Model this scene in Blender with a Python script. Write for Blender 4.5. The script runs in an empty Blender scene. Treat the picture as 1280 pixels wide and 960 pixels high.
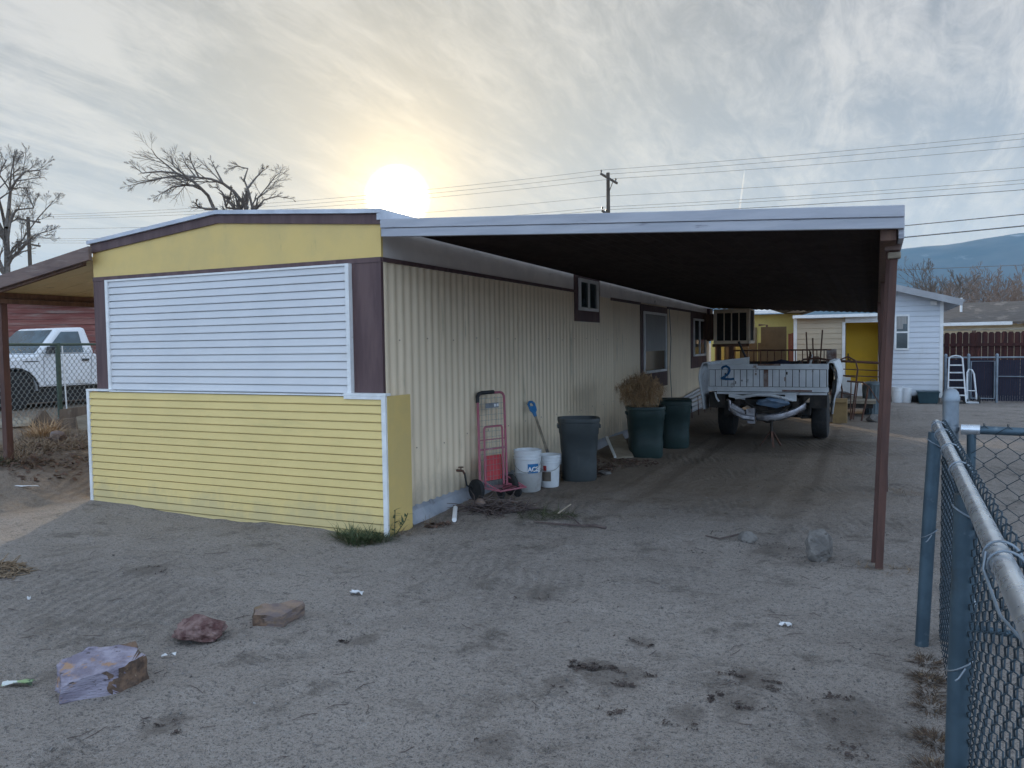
import bpy, bmesh, math, random
from mathutils import Vector, Matrix, noise
random.seed(7)
V = Vector
PI = math.pi
sc = bpy.context.scene
COL = sc.collection

# ------------------------------------------------------------------ camera
FPX, CH = 978.0, 1.5
def _d(x, y): return V(((x-640)/FPX, -(y-480)/FPX, -1.0))
vy = _d(1096, 426).normalized(); vx = (-_d(-1463, 461)).normalized()
_m = vx.dot(vy); a_ = vx-0.5*_m*vy; b_ = vy-0.5*_m*vx
a_.normalize(); b_ = (b_-a_.dot(b_)*a_).normalized(); c_ = a_.cross(b_)
ROT = Matrix((a_, b_, c_))
CAM = V((0, 0, CH))
def ray(x, y): return ROT @ _d(x, y)
def gz(x, y, z=0.0): r = ray(x, y); return CAM+r*((z-CH)/r.z)
def pX(x, y, X): r = ray(x, y); return CAM+r*(X/r.x)
def pY(x, y, Y): r = ray(x, y); return CAM+r*(Y/r.y)
def pD(x, y, d): return CAM+ray(x, y)*d
cd = bpy.data.cameras.new('camera'); cam = bpy.data.objects.new('camera', cd); COL.objects.link(cam)
cam.matrix_world = Matrix.Translation(CAM) @ ROT.to_4x4()
cd.sensor_width = 36; cd.lens = 36*FPX/1280; cd.clip_start = .05; cd.clip_end = 30000
sc.camera = cam

# ------------------------------------------------------------------ materials
class G:
    """small node graph writer"""
    def __init__(s, nt): s.nt = nt
    def n(s, t, **k):
        nd = s.nt.nodes.new(t)
        for a, v in k.items(): setattr(nd, a, v)
        return nd
    def l(s, a, b): s.nt.links.new(a, b)
    def inp(s, sock, v):
        if hasattr(v, 'is_linked') or isinstance(v, bpy.types.NodeSocket): s.l(v, sock)
        else: sock.default_value = v
    def math(s, op, a, b=0.0, c=None, clamp=False):
        nd = s.n('ShaderNodeMath', operation=op, use_clamp=clamp)
        s.inp(nd.inputs[0], a); s.inp(nd.inputs[1], b)
        if c is not None: s.inp(nd.inputs[2], c)
        return nd.outputs[0]
    def vm(s, op, a, b=None, scale=None):
        nd = s.n('ShaderNodeVectorMath', operation=op)
        s.inp(nd.inputs[0], a)
        if b is not None: s.inp(nd.inputs[1], b)
        if scale is not None: s.inp(nd.inputs['Scale'], scale)
        return nd.outputs['Value'] if op == 'DOT_PRODUCT' else nd.outputs[0]
    def mix(s, f, a, b, mode='MIX'):
        nd = s.n('ShaderNodeMix', data_type='RGBA', blend_type=mode)
        s.inp(nd.inputs[0], f); s.inp(nd.inputs[6], a if not isinstance(a, tuple) else (*a[:3], 1)); s.inp(nd.inputs[7], b if not isinstance(b, tuple) else (*b[:3], 1))
        return nd.outputs[2]
    def ss(s, v, lo, hi, smooth=True):
        nd = s.n('ShaderNodeMapRange', interpolation_type='SMOOTHSTEP' if smooth else 'LINEAR')
        s.inp(nd.inputs[0], v); nd.inputs[1].default_value = lo; nd.inputs[2].default_value = hi
        return nd.outputs[0]
    def noise(s, vec, scale, detail=4, rough=.55, dist=0.0):
        nd = s.n('ShaderNodeTexNoise'); s.inp(nd.inputs['Vector'], vec)
        nd.inputs['Scale'].default_value = scale; nd.inputs['Detail'].default_value = detail
        nd.inputs['Roughness'].default_value = rough; nd.inputs['Distortion'].default_value = dist
        return nd.outputs[0]
    def mapping(s, vec, sc=(1, 1, 1), rot=(0, 0, 0), loc=(0, 0, 0)):
        nd = s.n('ShaderNodeMapping'); s.inp(nd.inputs[0], vec)
        nd.inputs[1].default_value = loc; nd.inputs[2].default_value = rot; nd.inputs[3].default_value = sc
        return nd.outputs[0]

def M(name, c, c2=None, rough=.8, metal=0.0, ns=4.0, lo=.38, hi=.64, bump=.25, bs=90.0, bd=.004, stretch=(1, 1, 1), spots=None, spots2=None, spec=.4, dust=None):
    """principled surface: two tones mixed by noise, fine bump, optional stains (colour, scale, from, to, stretch)"""
    m = bpy.data.materials.new(name); m.use_nodes = True; nt = m.node_tree; g = G(nt)
    p = nt.nodes['Principled BSDF']
    co = g.n('ShaderNodeTexCoord').outputs['Object']
    v = g.mapping(co, stretch)
    col = None
    f = g.ss(g.noise(v, ns, 6, .6), lo, hi)
    c2 = c2 or tuple(x*.78 for x in c)
    col = g.mix(f, c, c2)
    for sp in (spots, spots2):
        if sp:
            sv = g.mapping(co, sp[4] if len(sp) > 4 else (1, 1, 1), loc=(3.1, 1.7, .4))
            col = g.mix(g.ss(g.noise(sv, sp[1], 6, .65), sp[2], sp[3]), col, sp[0])
    if dust:
        zz = g.n('ShaderNodeSeparateXYZ'); g.l(co, zz.inputs[0])
        hz_ = g.math('ADD', zz.outputs[2], g.math('MULTIPLY_ADD', g.noise(g.mapping(co, (1, 1, .5)), 5.0, 6, .7), .7, -.35))
        col = g.mix(g.math('MULTIPLY', g.ss(hz_, dust[2], dust[1]), dust[3]), col, dust[0])
    g.l(col, p.inputs['Base Color'])
    p.inputs['Metallic'].default_value = metal; p.inputs['Specular IOR Level'].default_value = spec
    rn = g.noise(v, ns*3, 3)
    g.l(g.math('MULTIPLY_ADD', rn, .25, rough-.12, clamp=True), p.inputs['Roughness'])
    if bump:
        b = g.n('ShaderNodeBump'); b.inputs['Strength'].default_value = bump; b.inputs['Distance'].default_value = bd
        g.l(g.noise(v, bs, 3), b.inputs['Height']); g.l(b.outputs[0], p.inputs['Normal'])
    return m

def glass_mat(name, c, rough=.08):
    m = bpy.data.materials.new(name); m.use_nodes = True; p = m.node_tree.nodes['Principled BSDF']; g = G(m.node_tree)
    co = g.n('ShaderNodeTexCoord').outputs['Object']
    g.l(g.mix(g.ss(g.noise(co, 3, 3), .35, .7), c, tuple(x*1.7+.004 for x in c)), p.inputs['Base Color'])
    p.inputs['Roughness'].default_value = rough; p.inputs['Specular IOR Level'].default_value = .6
    return m

T = {}
T['yellow_siding'] = M('yellow_vinyl_siding', (.77, .58, .23), (.72, .545, .215), rough=.5, dust=((.42, .36, .21), .0, .24, .45), ns=1.6, bump=.06, bs=50, spots=((.56, .45, .18), 2.2, .60, .80, (.4, 1, 3)), spots2=((.36, .32, .16), 9, .68, .8, (2, 1, .35)))
T['yellow_panel'] = M('yellow_painted_panel', (.70, .50, .175), (.62, .455, .175), rough=.55, ns=2, bump=.12, bs=30, spots=((.40, .31, .12), 3, .60, .78, (2, 2, .5)))
T['white_siding'] = M('white_vinyl_siding', (.66, .655, .66), (.61, .61, .62), rough=.45, ns=1.2, bump=.04, bs=40, spots=((.62, .61, .58), 2.6, .60, .85, (.5, 1, 2)))
T['white_trim'] = M('white_trim_paint', (.80, .80, .79), (.70, .70, .69), rough=.5, ns=5, bump=.1, spots=((.42, .38, .32), 8, .66, .78))
T['brown_trim'] = M('brown_trim_paint', (.085, .048, .050), (.125, .075, .072), rough=.6, ns=3, bump=.15, stretch=(3, 3, .4), spots=((.19, .13, .12), 6, .62, .78, (3, 3, .3)))
T['brown_wood'] = M('brown_stained_wood', (.10, .055, .04), (.16, .09, .06), rough=.75, ns=5, bump=.4, bs=40, stretch=(4, 4, .5))
T['cream_metal'] = M('cream_corrugated_metal', (.82, .67, .48), (.75, .61, .435), rough=.45, dust=((.34, .29, .22), .10, .42, .7), ns=1.4, bump=.08, bs=30, stretch=(1, 2, .3), spots=((.40, .345, .23), 3.2, .56, .78, (1, 2.5, .35)), spots2=((.24, .17, .10), 22, .70, .78, (1, 1, .6)))
T['cream_band'] = M('pale_band_metal', (.80, .72, .66), (.70, .63, .58), rough=.5, ns=2.5, bump=.08, spots=((.34, .29, .25), 4, .62, .78, (1, .5, 1)))
T['alu'] = M('weathered_aluminium', (.44, .46, .50), (.33, .36, .41), rough=.45, metal=.35, ns=5, bump=.2, bs=30, spots=((.20, .19, .18), 7, .58, .75))
T['roof_metal'] = M('silver_roof_coating', (.55, .57, .62), (.42, .44, .49), rough=.5, metal=.2, ns=3, bump=.2)
T['fascia'] = M('grey_blue_weathered_fascia', (.43, .435, .47), (.35, .36, .40), rough=.6, ns=2.2, bump=.2, bs=30, stretch=(.6, 2, 5), spots=((.17, .17, .20), 3.2, .60, .74, (.9, 2, 6)), spots2=((.52, .54, .58), 4, .60, .75, (.5, 1, 6)))
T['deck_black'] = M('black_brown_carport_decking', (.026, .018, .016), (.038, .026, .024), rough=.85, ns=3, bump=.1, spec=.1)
T['old_wood'] = M('old_grey_brown_wood', (.17, .12, .085), (.10, .07, .05), rough=.85, ns=4, bump=.5, bs=30, stretch=(4, 4, .4), spots=((.24, .2, .16), 5, .6, .75))
T['pale_wood'] = M('pale_weathered_wood', (.34, .29, .22), (.24, .2, .15), rough=.85, ns=4, bump=.5, bs=30, stretch=(1, 1, 4))
T['post_red'] = M('red_brown_painted_post', (.105, .050, .038), (.072, .036, .029), rough=.7, ns=4, bump=.4, bs=40, stretch=(4, 4, .5), spots=((.17, .11, .09), 7, .60, .75, (2, 2, .3)), spots2=((.045, .03, .025), 9, .64, .78, (3, 3, .4)))
T['patio_brown'] = M('faded_brown_fascia_board', (.20, .14, .12), (.14, .098, .088), rough=.85, ns=4, bump=.5, bs=30, stretch=(.6, 3, 6), spots=((.28, .22, .19), 5, .6, .75, (.5, 2, 6)))
T['patio_tan'] = M('tan_metal_awning_panel', (.66, .57, .36), (.58, .50, .31), rough=.5, ns=2, bump=.1, spots=((.22, .18, .11), 4, .6, .78))
T['shed_red'] = M('weathered_red_board', (.20, .065, .055), (.26, .12, .10), rough=.9, ns=3, bump=.5, bs=24, stretch=(.5, .5, 5), spots=((.30, .23, .20), 2.2, .50, .72, (.4, .4, 3)), spots2=((.09, .05, .045), 4, .6, .8, (.4, .4, 4)))
T['rust'] = M('rusty_steel', (.13, .062, .042), (.075, .042, .032), rough=.85, ns=14, bump=.4, spots=((.20, .10, .06), 20, .55, .7))
T['galv'] = M('galvanised_steel_pipe', (.66, .70, .74), (.52, .56, .61), rough=.28, metal=.8, ns=10, bump=.15, bs=120, spots=((.40, .43, .46), 14, .58, .85))
T['galv_mid'] = M('grey_galvanised_post', (.25, .29, .33), (.19, .225, .26), rough=.42, metal=.65, ns=9, bump=.15, bs=120, spots=((.15, .17, .19), 13, .58, .75))
T['galv_dull'] = M('dull_galvanised_post', (.080, .125, .16), (.058, .092, .12), rough=.5, metal=.5, ns=7, bump=.2, bs=120, spots=((.19, .23, .26), 12, .6, .75), spots2=((.06, .07, .075), 5, .6, .8))
T['wire'] = M('dark_galvanised_wire', (.05, .075, .095), (.035, .05, .062), rough=.5, metal=.55, ns=30, bump=0)
T['wire_pale'] = M('pale_galvanised_wire', (.30, .31, .29), (.22, .22, .2), rough=.55, metal=.5, ns=30, bump=0)
T['green_post'] = M('green_steel_post', (.07, .10, .07), (.05, .07, .055), rough=.6, ns=20, bump=.2)
T['truck_white'] = M('white_car_paint', (.78, .79, .81), (.72, .73, .75), rough=.25, ns=2, bump=0, spots=((.50, .46, .40), 2.0, .56, .8, (1, 1, 2)), spec=.5)
T['black_trim'] = M('black_plastic_trim', (.02, .02, .022), (.03, .03, .03), rough=.6, ns=20, bump=.1)
T['glass_dark'] = glass_mat('dark_window_glass', (.03, .045, .05))
T['glass_truck'] = glass_mat('blue_grey_windscreen_glass', (.035, .06, .075))
T['rubber'] = M('black_tyre_rubber', (.018, .018, .019), (.03, .029, .028), rough=.85, ns=15, bump=.3, spots=((.06, .055, .05), 6, .6, .8))
T['chrome'] = M('scratched_chrome', (.40, .39, .41), (.24, .23, .245), rough=.42, metal=.7, ns=8, bump=.3, bs=30, spots=((.16, .11, .085), 8, .56, .7))
T['bed_white'] = M('chalky_white_truck_paint', (.62, .64, .66), (.52, .54, .56), rough=.6, ns=3, bump=.15, spots=((.20, .12, .09), 4.5, .62, .74), spots2=((.27, .26, .26), 9, .60, .74))
T['bed_rust'] = M('rust_streaked_truck_paint', (.15, .08, .06), (.30, .26, .24), rough=.8, ns=6, bump=.3)
T['undercarriage'] = M('black_greasy_steel', (.022, .02, .019), (.045, .036, .03), rough=.8, ns=8, bump=.4)
T['blue_paint'] = M('blue_spray_paint', (.012, .07, .16), (.02, .10, .22), rough=.7, ns=20, bump=0)
T['blue_tarp'] = M('crumpled_blue_grey_plastic', (.13, .20, .30), (.20, .27, .36), rough=.4, ns=6, bump=.3, bs=12, bd=.02)
T['cart_red'] = M('faded_red_cart_paint', (.40, .10, .14), (.33, .12, .15), rough=.55, ns=8, bump=.15, spots=((.20, .09, .08), 10, .58, .72), spots2=((.46, .27, .29), 6, .6, .75))
T['red_plate'] = M('bright_red_plastic', (.50, .03, .04), (.42, .03, .04), rough=.5, ns=6, bump=.05)
T['hub_grey'] = M('grey_plastic_hub', (.20, .21, .23), (.14, .15, .16), rough=.6, ns=20, bump=.1)
T['bucket_white'] = M('white_bucket_plastic', (.68, .70, .72), (.60, .62, .64), rough=.42, ns=4, bump=.05, spots=((.40, .37, .33), 6, .60, .78), spec=.45)
T['bucket_grey'] = M('grey_bucket_plastic', (.42, .42, .42), (.35, .35, .34), rough=.5, ns=4, bump=.05, spots=((.25, .22, .19), 6, .55, .75))
T['label_blue'] = M('blue_paper_label', (.02, .15, .36), (.03, .19, .42), rough=.5, ns=8, bump=0)
T['label_brown'] = M('brown_paper_label', (.12, .095, .075), (.17, .14, .11), rough=.7, ns=8, bump=0)
T['label_red'] = M('red_paper_label', (.35, .03, .03), (.28, .03, .03), rough=.6, ns=8, bump=0)
T['white_print'] = M('white_print', (.8, .8, .8), (.75, .75, .75), rough=.6, ns=8, bump=0)
T['can_grey'] = M('dark_grey_bin_plastic', (.042, .050, .053), (.058, .067, .070), rough=.5, ns=3, bump=.12, bs=60, spots=((.11, .11, .105), 4, .56, .78, (1, 1, .4)))
T['bin_green'] = M('dark_green_bin_plastic', (.015, .032, .031), (.022, .044, .042), rough=.5, ns=3, bump=.1, spots=((.045, .07, .065), 4, .58, .8, (1, 1, .4)))
T['straw'] = M('dry_tumbleweed_straw', (.50, .33, .18), (.36, .23, .13), rough=.9, ns=14, bump=0)
T['straw_dark'] = M('dead_brown_weed', (.19, .135, .085), (.28, .20, .13), rough=.9, ns=14, bump=0)
T['weed_brown'] = M('dark_dead_weed', (.105, .068, .045), (.07, .05, .036), rough=.9, ns=30, lo=.45, hi=.55, bump=0, spots=((.24, .17, .10), 40, .58, .62))
T['grass'] = M('green_grass_blade', (.042, .066, .026), (.075, .095, .042), rough=.6, ns=20, bump=0)
T['weed_green'] = M('wilted_green_weed', (.05, .065, .028), (.085, .085, .04), rough=.8, ns=20, bump=0)
T['vine'] = M('dead_vine_stem', (.085, .062, .058), (.13, .10, .09), rough=.9, ns=20, bump=0)
T['bark'] = M('grey_brown_bark', (.12, .10, .085), (.18, .155, .135), rough=.9, ns=6, bump=.4, bs=14, bd=.02)
T['bark_pale'] = M('pale_winter_twigs', (.22, .165, .13), (.28, .21, .17), rough=.9, ns=6, bump=0)
T['pole_wood'] = M('creosoted_pole_wood', (.075, .058, .045), (.11, .09, .07), rough=.9, ns=4, bump=.3, stretch=(4, 4, .5))
T['cable'] = M('weathered_grey_cable', (.16, .16, .16), (.2, .2, .2), rough=.7, bump=0)
T['rock_lav'] = M('lavender_banded_stone', (.33, .30, .36), (.19, .165, .21), rough=.75, ns=7, bump=.9, bs=32, bd=.014, stretch=(1.2, 1.2, 5), spots=((.36, .22, .14), 4.5, .54, .60, (1, 1, 2.5)), spots2=((.06, .045, .05), 12, .58, .64, (1, 1, 3)))
T['rock_brown'] = M('brown_broken_rock_face', (.17, .105, .07), (.09, .06, .045), rough=.85, ns=16, lo=.42, hi=.58, bump=.9, bs=45, bd=.014, spots=((.30, .22, .15), 22, .6, .66))
T['rock_red'] = M('dark_red_stone', (.085, .036, .034), (.23, .15, .135), rough=.8, ns=13, bump=.9, bs=40, bd=.014, spots=((.33, .19, .10), 5, .58, .7), spots2=((.05, .03, .035), 6, .6, .72))
T['rock_tan'] = M('tan_grey_stone', (.25, .175, .13), (.16, .125, .12), rough=.8, ns=11, bump=.9, bs=32, bd=.014, stretch=(1, 1, 4), spots=((.18, .12, .07), 5, .58, .7))
T['rock_grey'] = M('plain_grey_stone', (.20, .185, .17), (.13, .12, .112), rough=.85, ns=11, bump=.9, bs=40, bd=.012, spots=((.07, .062, .055), 14, .56, .68))
T['paper'] = M('crumpled_white_paper', (.75, .75, .76), (.6, .6, .6), rough=.7, ns=20, bump=.3)
T['wrapper'] = M('green_foil_wrapper', (.25, .34, .16), (.6, .62, .6), rough=.35, ns=16, lo=.45, hi=.52, bump=.4, spots=((.03, .05, .035), 12, .5, .56))
T['house_white'] = M('white_lap_siding_paint', (.62, .65, .70), (.56, .59, .63), rough=.6, ns=1.2, bump=.1, spots=((.5, .5, .5), 2, .6, .85, (1, 1, .4)))
T['house_cream'] = M('cream_lap_siding_paint', (.55, .45, .32), (.48, .40, .29), rough=.6, ns=1.2, bump=.1)
T['house_yellow'] = M('deep_yellow_wall_paint', (.85, .52, .03), (.78, .47, .03), rough=.6, ns=1.4, bump=.1)
T['shingle'] = M('brown_asphalt_shingle', (.095, .08, .07), (.14, .12, .105), rough=.9, ns=3, bump=.6, bs=12, bd=.02, stretch=(1, 3, 1), spots=((.22, .18, .15), 1.6, .54, .66, (1, .35, 1)))  # pale mottling paints the light between branch shadows on the far roof
T['soffit'] = M('grey_soffit', (.36, .36, .37), (.30, .30, .31), rough=.7, ns=3, bump=.1)
T['fence_red'] = M('red_stained_cedar', (.062, .019, .016), (.038, .014, .013), rough=.85, ns=3, bump=.5, bs=20, stretch=(5, 5, .5), spots=((.20, .07, .05), 3, .55, .75, (4, 4, .4)))
T['slat_navy'] = M('navy_privacy_slat', (.011, .012, .030), (.018, .018, .04), rough=.6, ns=6, bump=.2, stretch=(6, 6, 1))
T['garage_yellow'] = M('faded_yellow_wall', (.50, .40, .12), (.42, .34, .11), rough=.7, ns=2, bump=.2)
T['door_brown'] = M('dull_brown_door', (.17, .115, .06), (.14, .095, .05), rough=.7, ns=3, bump=.2)
T['brick_red'] = M('red_painted_board', (.26, .08, .05), (.2, .065, .045), rough=.8, ns=8, bump=.4, stretch=(2, 2, 6))
T['cooler'] = M('beige_cooler_casing', (.78, .66, .50), (.68, .57, .43), rough=.55, ns=3, bump=.1, spots=((.22, .16, .11), 4, .58, .74, (1, 1, .4)))
T['louver'] = M('dark_louver_pad', (.025, .025, .024), (.04, .038, .035), rough=.85, ns=20, bump=.4)
T['cardboard'] = M('brown_cardboard', (.30, .20, .09), (.24, .16, .075), rough=.85, ns=5, bump=.1)
T['tote_teal'] = M('dark_teal_tote_plastic', (.02, .05, .065), (.03, .065, .08), rough=.5, ns=4, bump=.1)
T['galv_can'] = M('dark_ribbed_galvanised_bin', (.09, .12, .135), (.13, .16, .175), rough=.5, metal=.5, ns=6, bump=.2)
T['ladder_white'] = M('white_ladder_paint', (.62, .64, .66), (.5, .52, .54), rough=.6, ns=8, bump=.1, spots=((.3, .28, .26), 8, .6, .75))
T['bright_wall'] = M('pale_stucco', (.70, .60, .42), (.62, .53, .38), rough=.8, ns=4, bump=.3)
T['mountain'] = M('forested_mountain_with_snow', (.055, .06, .055), (.10, .095, .085), rough=.95, ns=.003, bump=0, spots=((.5, .51, .54), .0026, .60, .76), spots2=((.05, .055, .05), .0011, .5, .6))
T['insulator'] = M('dark_glazed_insulator', (.05, .04, .035), (.06, .05, .04), rough=.3, bump=0)
T['leaf_litter'] = M('dead_leaf_litter', (.10, .065, .05), (.16, .10, .075), rough=.9, ns=9, bump=0)
T['pebble'] = M('mixed_grit', (.20, .18, .165), (.11, .10, .092), rough=.9, ns=25, lo=.4, hi=.6, bump=0, spots=((.36, .35, .34), 31, .60, .64))
T['dark_debris'] = M('dark_bark_crumbs', (.055, .042, .038), (.09, .065, .055), rough=.9, ns=25, bump=0)
T['contrail'] = M('white_ice_trail', (.9, .85, .75), (.9, .85, .75), rough=1, bump=0)
T['curtain'] = M('pale_curtain_and_reflection', (.34, .33, .31), (.28, .27, .26), rough=.9, ns=5, bump=.3, bs=20, stretch=(6, 6, .5))  # also colours the painted reflection in the white house window

# ------------------------------------------------------------------ mesh builder
class MB:
    def __init__(s): s.v = []; s.f = []
    def quad(s, a, b, c, d):
        i = len(s.v); s.v += [V(a), V(b), V(c), V(d)]; s.f.append((i, i+1, i+2, i+3))
    def tri(s, a, b, c):
        i = len(s.v); s.v += [V(a), V(b), V(c)]; s.f.append((i, i+1, i+2))
    def hexa(s, p):   # 8 points: bottom ring 0-3, top ring 4-7 (counter-clockwise seen from above)
        i = len(s.v); s.v += [V(q) for q in p]
        for f in ((3, 2, 1, 0), (4, 5, 6, 7), (0, 1, 5, 4), (1, 2, 6, 5), (2, 3, 7, 6), (3, 0, 4, 7)): s.f.append(tuple(i+k for k in f))
    def box(s, x0, x1, y0, y1, z0, z1):
        s.hexa([(x0, y0, z0), (x1, y0, z0), (x1, y1, z0), (x0, y1, z0), (x0, y0, z1), (x1, y0, z1), (x1, y1, z1), (x0, y1, z1)])
    def obox(s, c, ax, ay, az):   # centre and three half-axis vectors
        c = V(c); ax = V(ax); ay = V(ay); az = V(az)
        s.hexa([c-ax-ay-az, c+ax-ay-az, c+ax+ay-az, c-ax+ay-az, c-ax-ay+az, c+ax-ay+az, c+ax+ay+az, c-ax+ay+az])
    def beam(s, a, b, w, h, up=(0, 0, 1)):   # rectangular bar from a to b
        a = V(a); b = V(b); d = (b-a).normalized(); u = V(up)
        sd = d.cross(u)
        if sd.length < 1e-4: sd = d.cross(V((1, 0, 0)))
        sd.normalize(); u = sd.cross(d).normalized()
        s.obox((a+b)/2, d*((b-a).length/2), sd*(w/2), u*(h/2))
    def tube(s, pts, r, seg=8, cap=True):
        pts = [V(p) for p in pts]; n = len(pts)
        if not isinstance(r, (list, tuple)): r = [r]*n
        base = len(s.v); prev = None
        for i, p in enumerate(pts):
            t = (pts[min(i+1, n-1)]-pts[max(i-1, 0)])
            if t.length < 1e-9: t = V((0, 0, 1))
            t.normalize()
            if prev is None:
                u = t.orthogonal().normalized()
            else:
                u = prev-t*prev.dot(t)
                u = u.normalized() if u.length > 1e-6 else t.orthogonal().normalized()
            prev = u; w = t.cross(u)
            for k in range(seg):
                a = 2*PI*k/seg; s.v.append(p+(u*math.cos(a)+w*math.sin(a))*r[i])
        for i in range(n-1):
            for k in range(seg):
                k2 = (k+1) % seg
                s.f.append((base+i*seg+k, base+i*seg+k2, base+(i+1)*seg+k2, base+(i+1)*seg+k))
        if cap:
            s.f.append(tuple(base+k for k in reversed(range(seg)))); s.f.append(tuple(base+(n-1)*seg+k for k in range(seg)))
    def lathe(s, prof, seg=24, mat=None, ang=2*PI, squash=None):   # profile (r, z) about z
        mat = mat or Matrix.Identity(4); base = len(s.v); n = len(prof)
        for r, z in prof:
            for k in range(seg):
                a = ang*k/seg; x, y = r*math.cos(a), r*math.sin(a)
                if squash: x, y = squash(x, y)
                s.v.append(mat @ V((x, y, z)))
        for i in range(n-1):
            for k in range(seg):
                k2 = (k+1) % seg
                s.f.append((base+i*seg+k, base+i*seg+k2, base+(i+1)*seg+k2, base+(i+1)*seg+k))
        if prof[0][0] > 1e-6: s.f.append(tuple(base+k for k in reversed(range(seg))))
        if prof[-1][0] > 1e-6: s.f.append(tuple(base+(n-1)*seg+k for k in range(seg)))
    def prism(s, poly, o, u, w, d):   # polygon in (u,w) plane at o, extruded by vector d
        o = V(o); u = V(u); w = V(w); d = V(d); n = len(poly); i = len(s.v)
        s.v += [o+u*a+w*b for a, b in poly]+[o+u*a+w*b+d for a, b in poly]
        s.f.append(tuple(reversed(range(i, i+n)))); s.f.append(tuple(range(i+n, i+2*n)))
        for k in range(n):
            k2 = (k+1) % n; s.f.append((i+k, i+k2, i+n+k2, i+n+k))
    def sheet(s, rows):   # grid of points
        i = len(s.v); nr = len(rows); nc = len(rows[0])
        for r in rows: s.v += [V(p) for p in r]
        for a in range(nr-1):
            for b in range(nc-1):
                s.f.append((i+a*nc+b, i+a*nc+b+1, i+(a+1)*nc+b+1, i+(a+1)*nc+b))
    def blade(s, p, d, L, w, droop=.4, seg=3):
        p = V(p); d = V(d).normalized(); sd = d.cross(V((0, 0, 1)))
        sd = (sd if sd.length > .05 else V((1, 0, 0))).normalized()
        sd = (sd+V((random.uniform(-.6, .6), random.uniform(-.6, .6), 0))).normalized()
        base = len(s.v); q = p.copy()
        for k in range(seg+1):
            ww = w*(1-k/seg)*.5+.0004
            s.v += [q-sd*ww, q+sd*ww]
            q = q+d*(L/seg); d = (d+V((d.x*.5, d.y*.5, -droop))*(1.0/seg)).normalized()
        for k in range(seg): s.f.append((base+2*k, base+2*k+1, base+2*k+3, base+2*k+2))
    def siding(s, p0, p1, z0, z1, n, nrm, lap=.012):
        """lapped boards between p0 and p1 (horizontal run), each leaning out at its lower edge"""
        p0 = V(p0); p1 = V(p1); nrm = V(nrm); h = (z1-z0)/n; rows = []; gr = min(.0085, h*.12)
        def r(o, z): rows.append([(*(p0+nrm*o).xy, z), (*(p1+nrm*o).xy, z)])
        for k in range(n):
            za = z0+k*h; zb = za+h
            r(-.012, za); r(-.012, za+gr); r(lap, za+gr+.0005); r(lap*1.02, za+h*.2); r(.004, zb-.0005)
        s.sheet(rows)
    def build(s, name, mat, parent=None, smooth=False, bevel=0, world=True, weld=False):
        me = bpy.data.meshes.new(name)
        vs = s.v
        if parent is not None and world:
            inv = wm(parent).inverted(); vs = [inv @ p for p in s.v]
        me.from_pydata([tuple(p) for p in vs], [], s.f)
        bm = bmesh.new(); bm.from_mesh(me)
        if weld: bmesh.ops.remove_doubles(bm, verts=bm.verts, dist=1e-5)
        bmesh.ops.recalc_face_normals(bm, faces=bm.faces)
        bm.to_mesh(me); bm.free()
        if smooth: me.polygons.foreach_set('use_smooth', [True]*len(me.polygons))
        me.materials.append(T[mat] if isinstance(mat, str) else mat)
        o = bpy.data.objects.new(name, me); COL.objects.link(o)
        if parent is not None: o.parent = parent
        if smooth and smooth != 'all':
            try: me.set_sharp_from_angle(angle=math.radians(38))
            except Exception: pass
        if bevel:
            b = o.modifiers.new('bevel', 'BEVEL'); b.width = bevel; b.segments = 2; b.limit_method = 'ANGLE'; b.angle_limit = math.radians(40)
        return o
    # ---- one-liner for a part made in a lambda
def wm(o):
    m = o.matrix_basis.copy()
    while o.parent is not None:
        o = o.parent; m = o.matrix_basis @ m
    return m
def tag(o, label=None, cat=None, group=None, kind=None):
    if label: o['label'] = label
    if cat: o['category'] = cat
    if group: o['group'] = group
    if kind: o['kind'] = kind
    return o
def thing(name, label, cat, loc=(0, 0, 0), rz=0.0, group=None):
    o = bpy.data.objects.new(name, None); COL.objects.link(o); o.empty_display_size = .1
    o.location = V(loc); o.rotation_euler = (0, 0, rz)
    return tag(o, label, cat, group)
def part(name, mat, parent, fn, **k):
    m = MB(); fn(m); return m.build(name, mat, parent, **k)
def copy_tree(o, parent=None):
    c = o.copy(); COL.objects.link(c)
    if parent is not None: c.parent = parent
    for ch in list(o.children): copy_tree(ch, c)
    return c
def sm(a, b, x):
    t = min(1, max(0, (x-a)/(b-a))); return t*t*(3-2*t)
def gh(x, y):
    """ground height"""
    h = .32*sm(7.35, 8.9, -x)*sm(3.6, 5.2, y)
    h -= .05*math.exp(-((y-5.2)/.9)**2)*sm(-7.0, -5.6, x)*(1-sm(-3.6, -2.6, x))
    d = math.hypot(x, y)
    if d < 40:
        a = 1-sm(20, 40, d)
        # shallow wheel ruts swinging out of the carport, and trodden hollows
        if d < 16:
            for off in (0, 1.45):
                xr = -2.15+off-.035*(9-y)**2*.30 if y < 9 else -2.15+off
                q = abs(x-xr)
                if q < .28: h += -.014*math.cos(min(1, q/.14)*PI/2) + (.006*math.exp(-((q-.18)/.04)**2)) + (.004*math.sin(y*46+x*20) if q < .1 else 0)
            f = noise.noise(V((x*3.3, y*3.3, 17)))
            if f > .28: h -= .03*(f-.28)
        h += a*(.022*noise.noise(V((x*.7, y*.7, 0)))+.010*noise.noise(V((x*2.6, y*2.6, 3)))+.010*noise.noise(V((x*6, y*6, 7)))+.006*noise.noise(V((x*14, y*14, 9))))
    return h
def on(p, dz=0.0): p = V(p); return V((p.x, p.y, gh(p.x, p.y)+dz))

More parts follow.
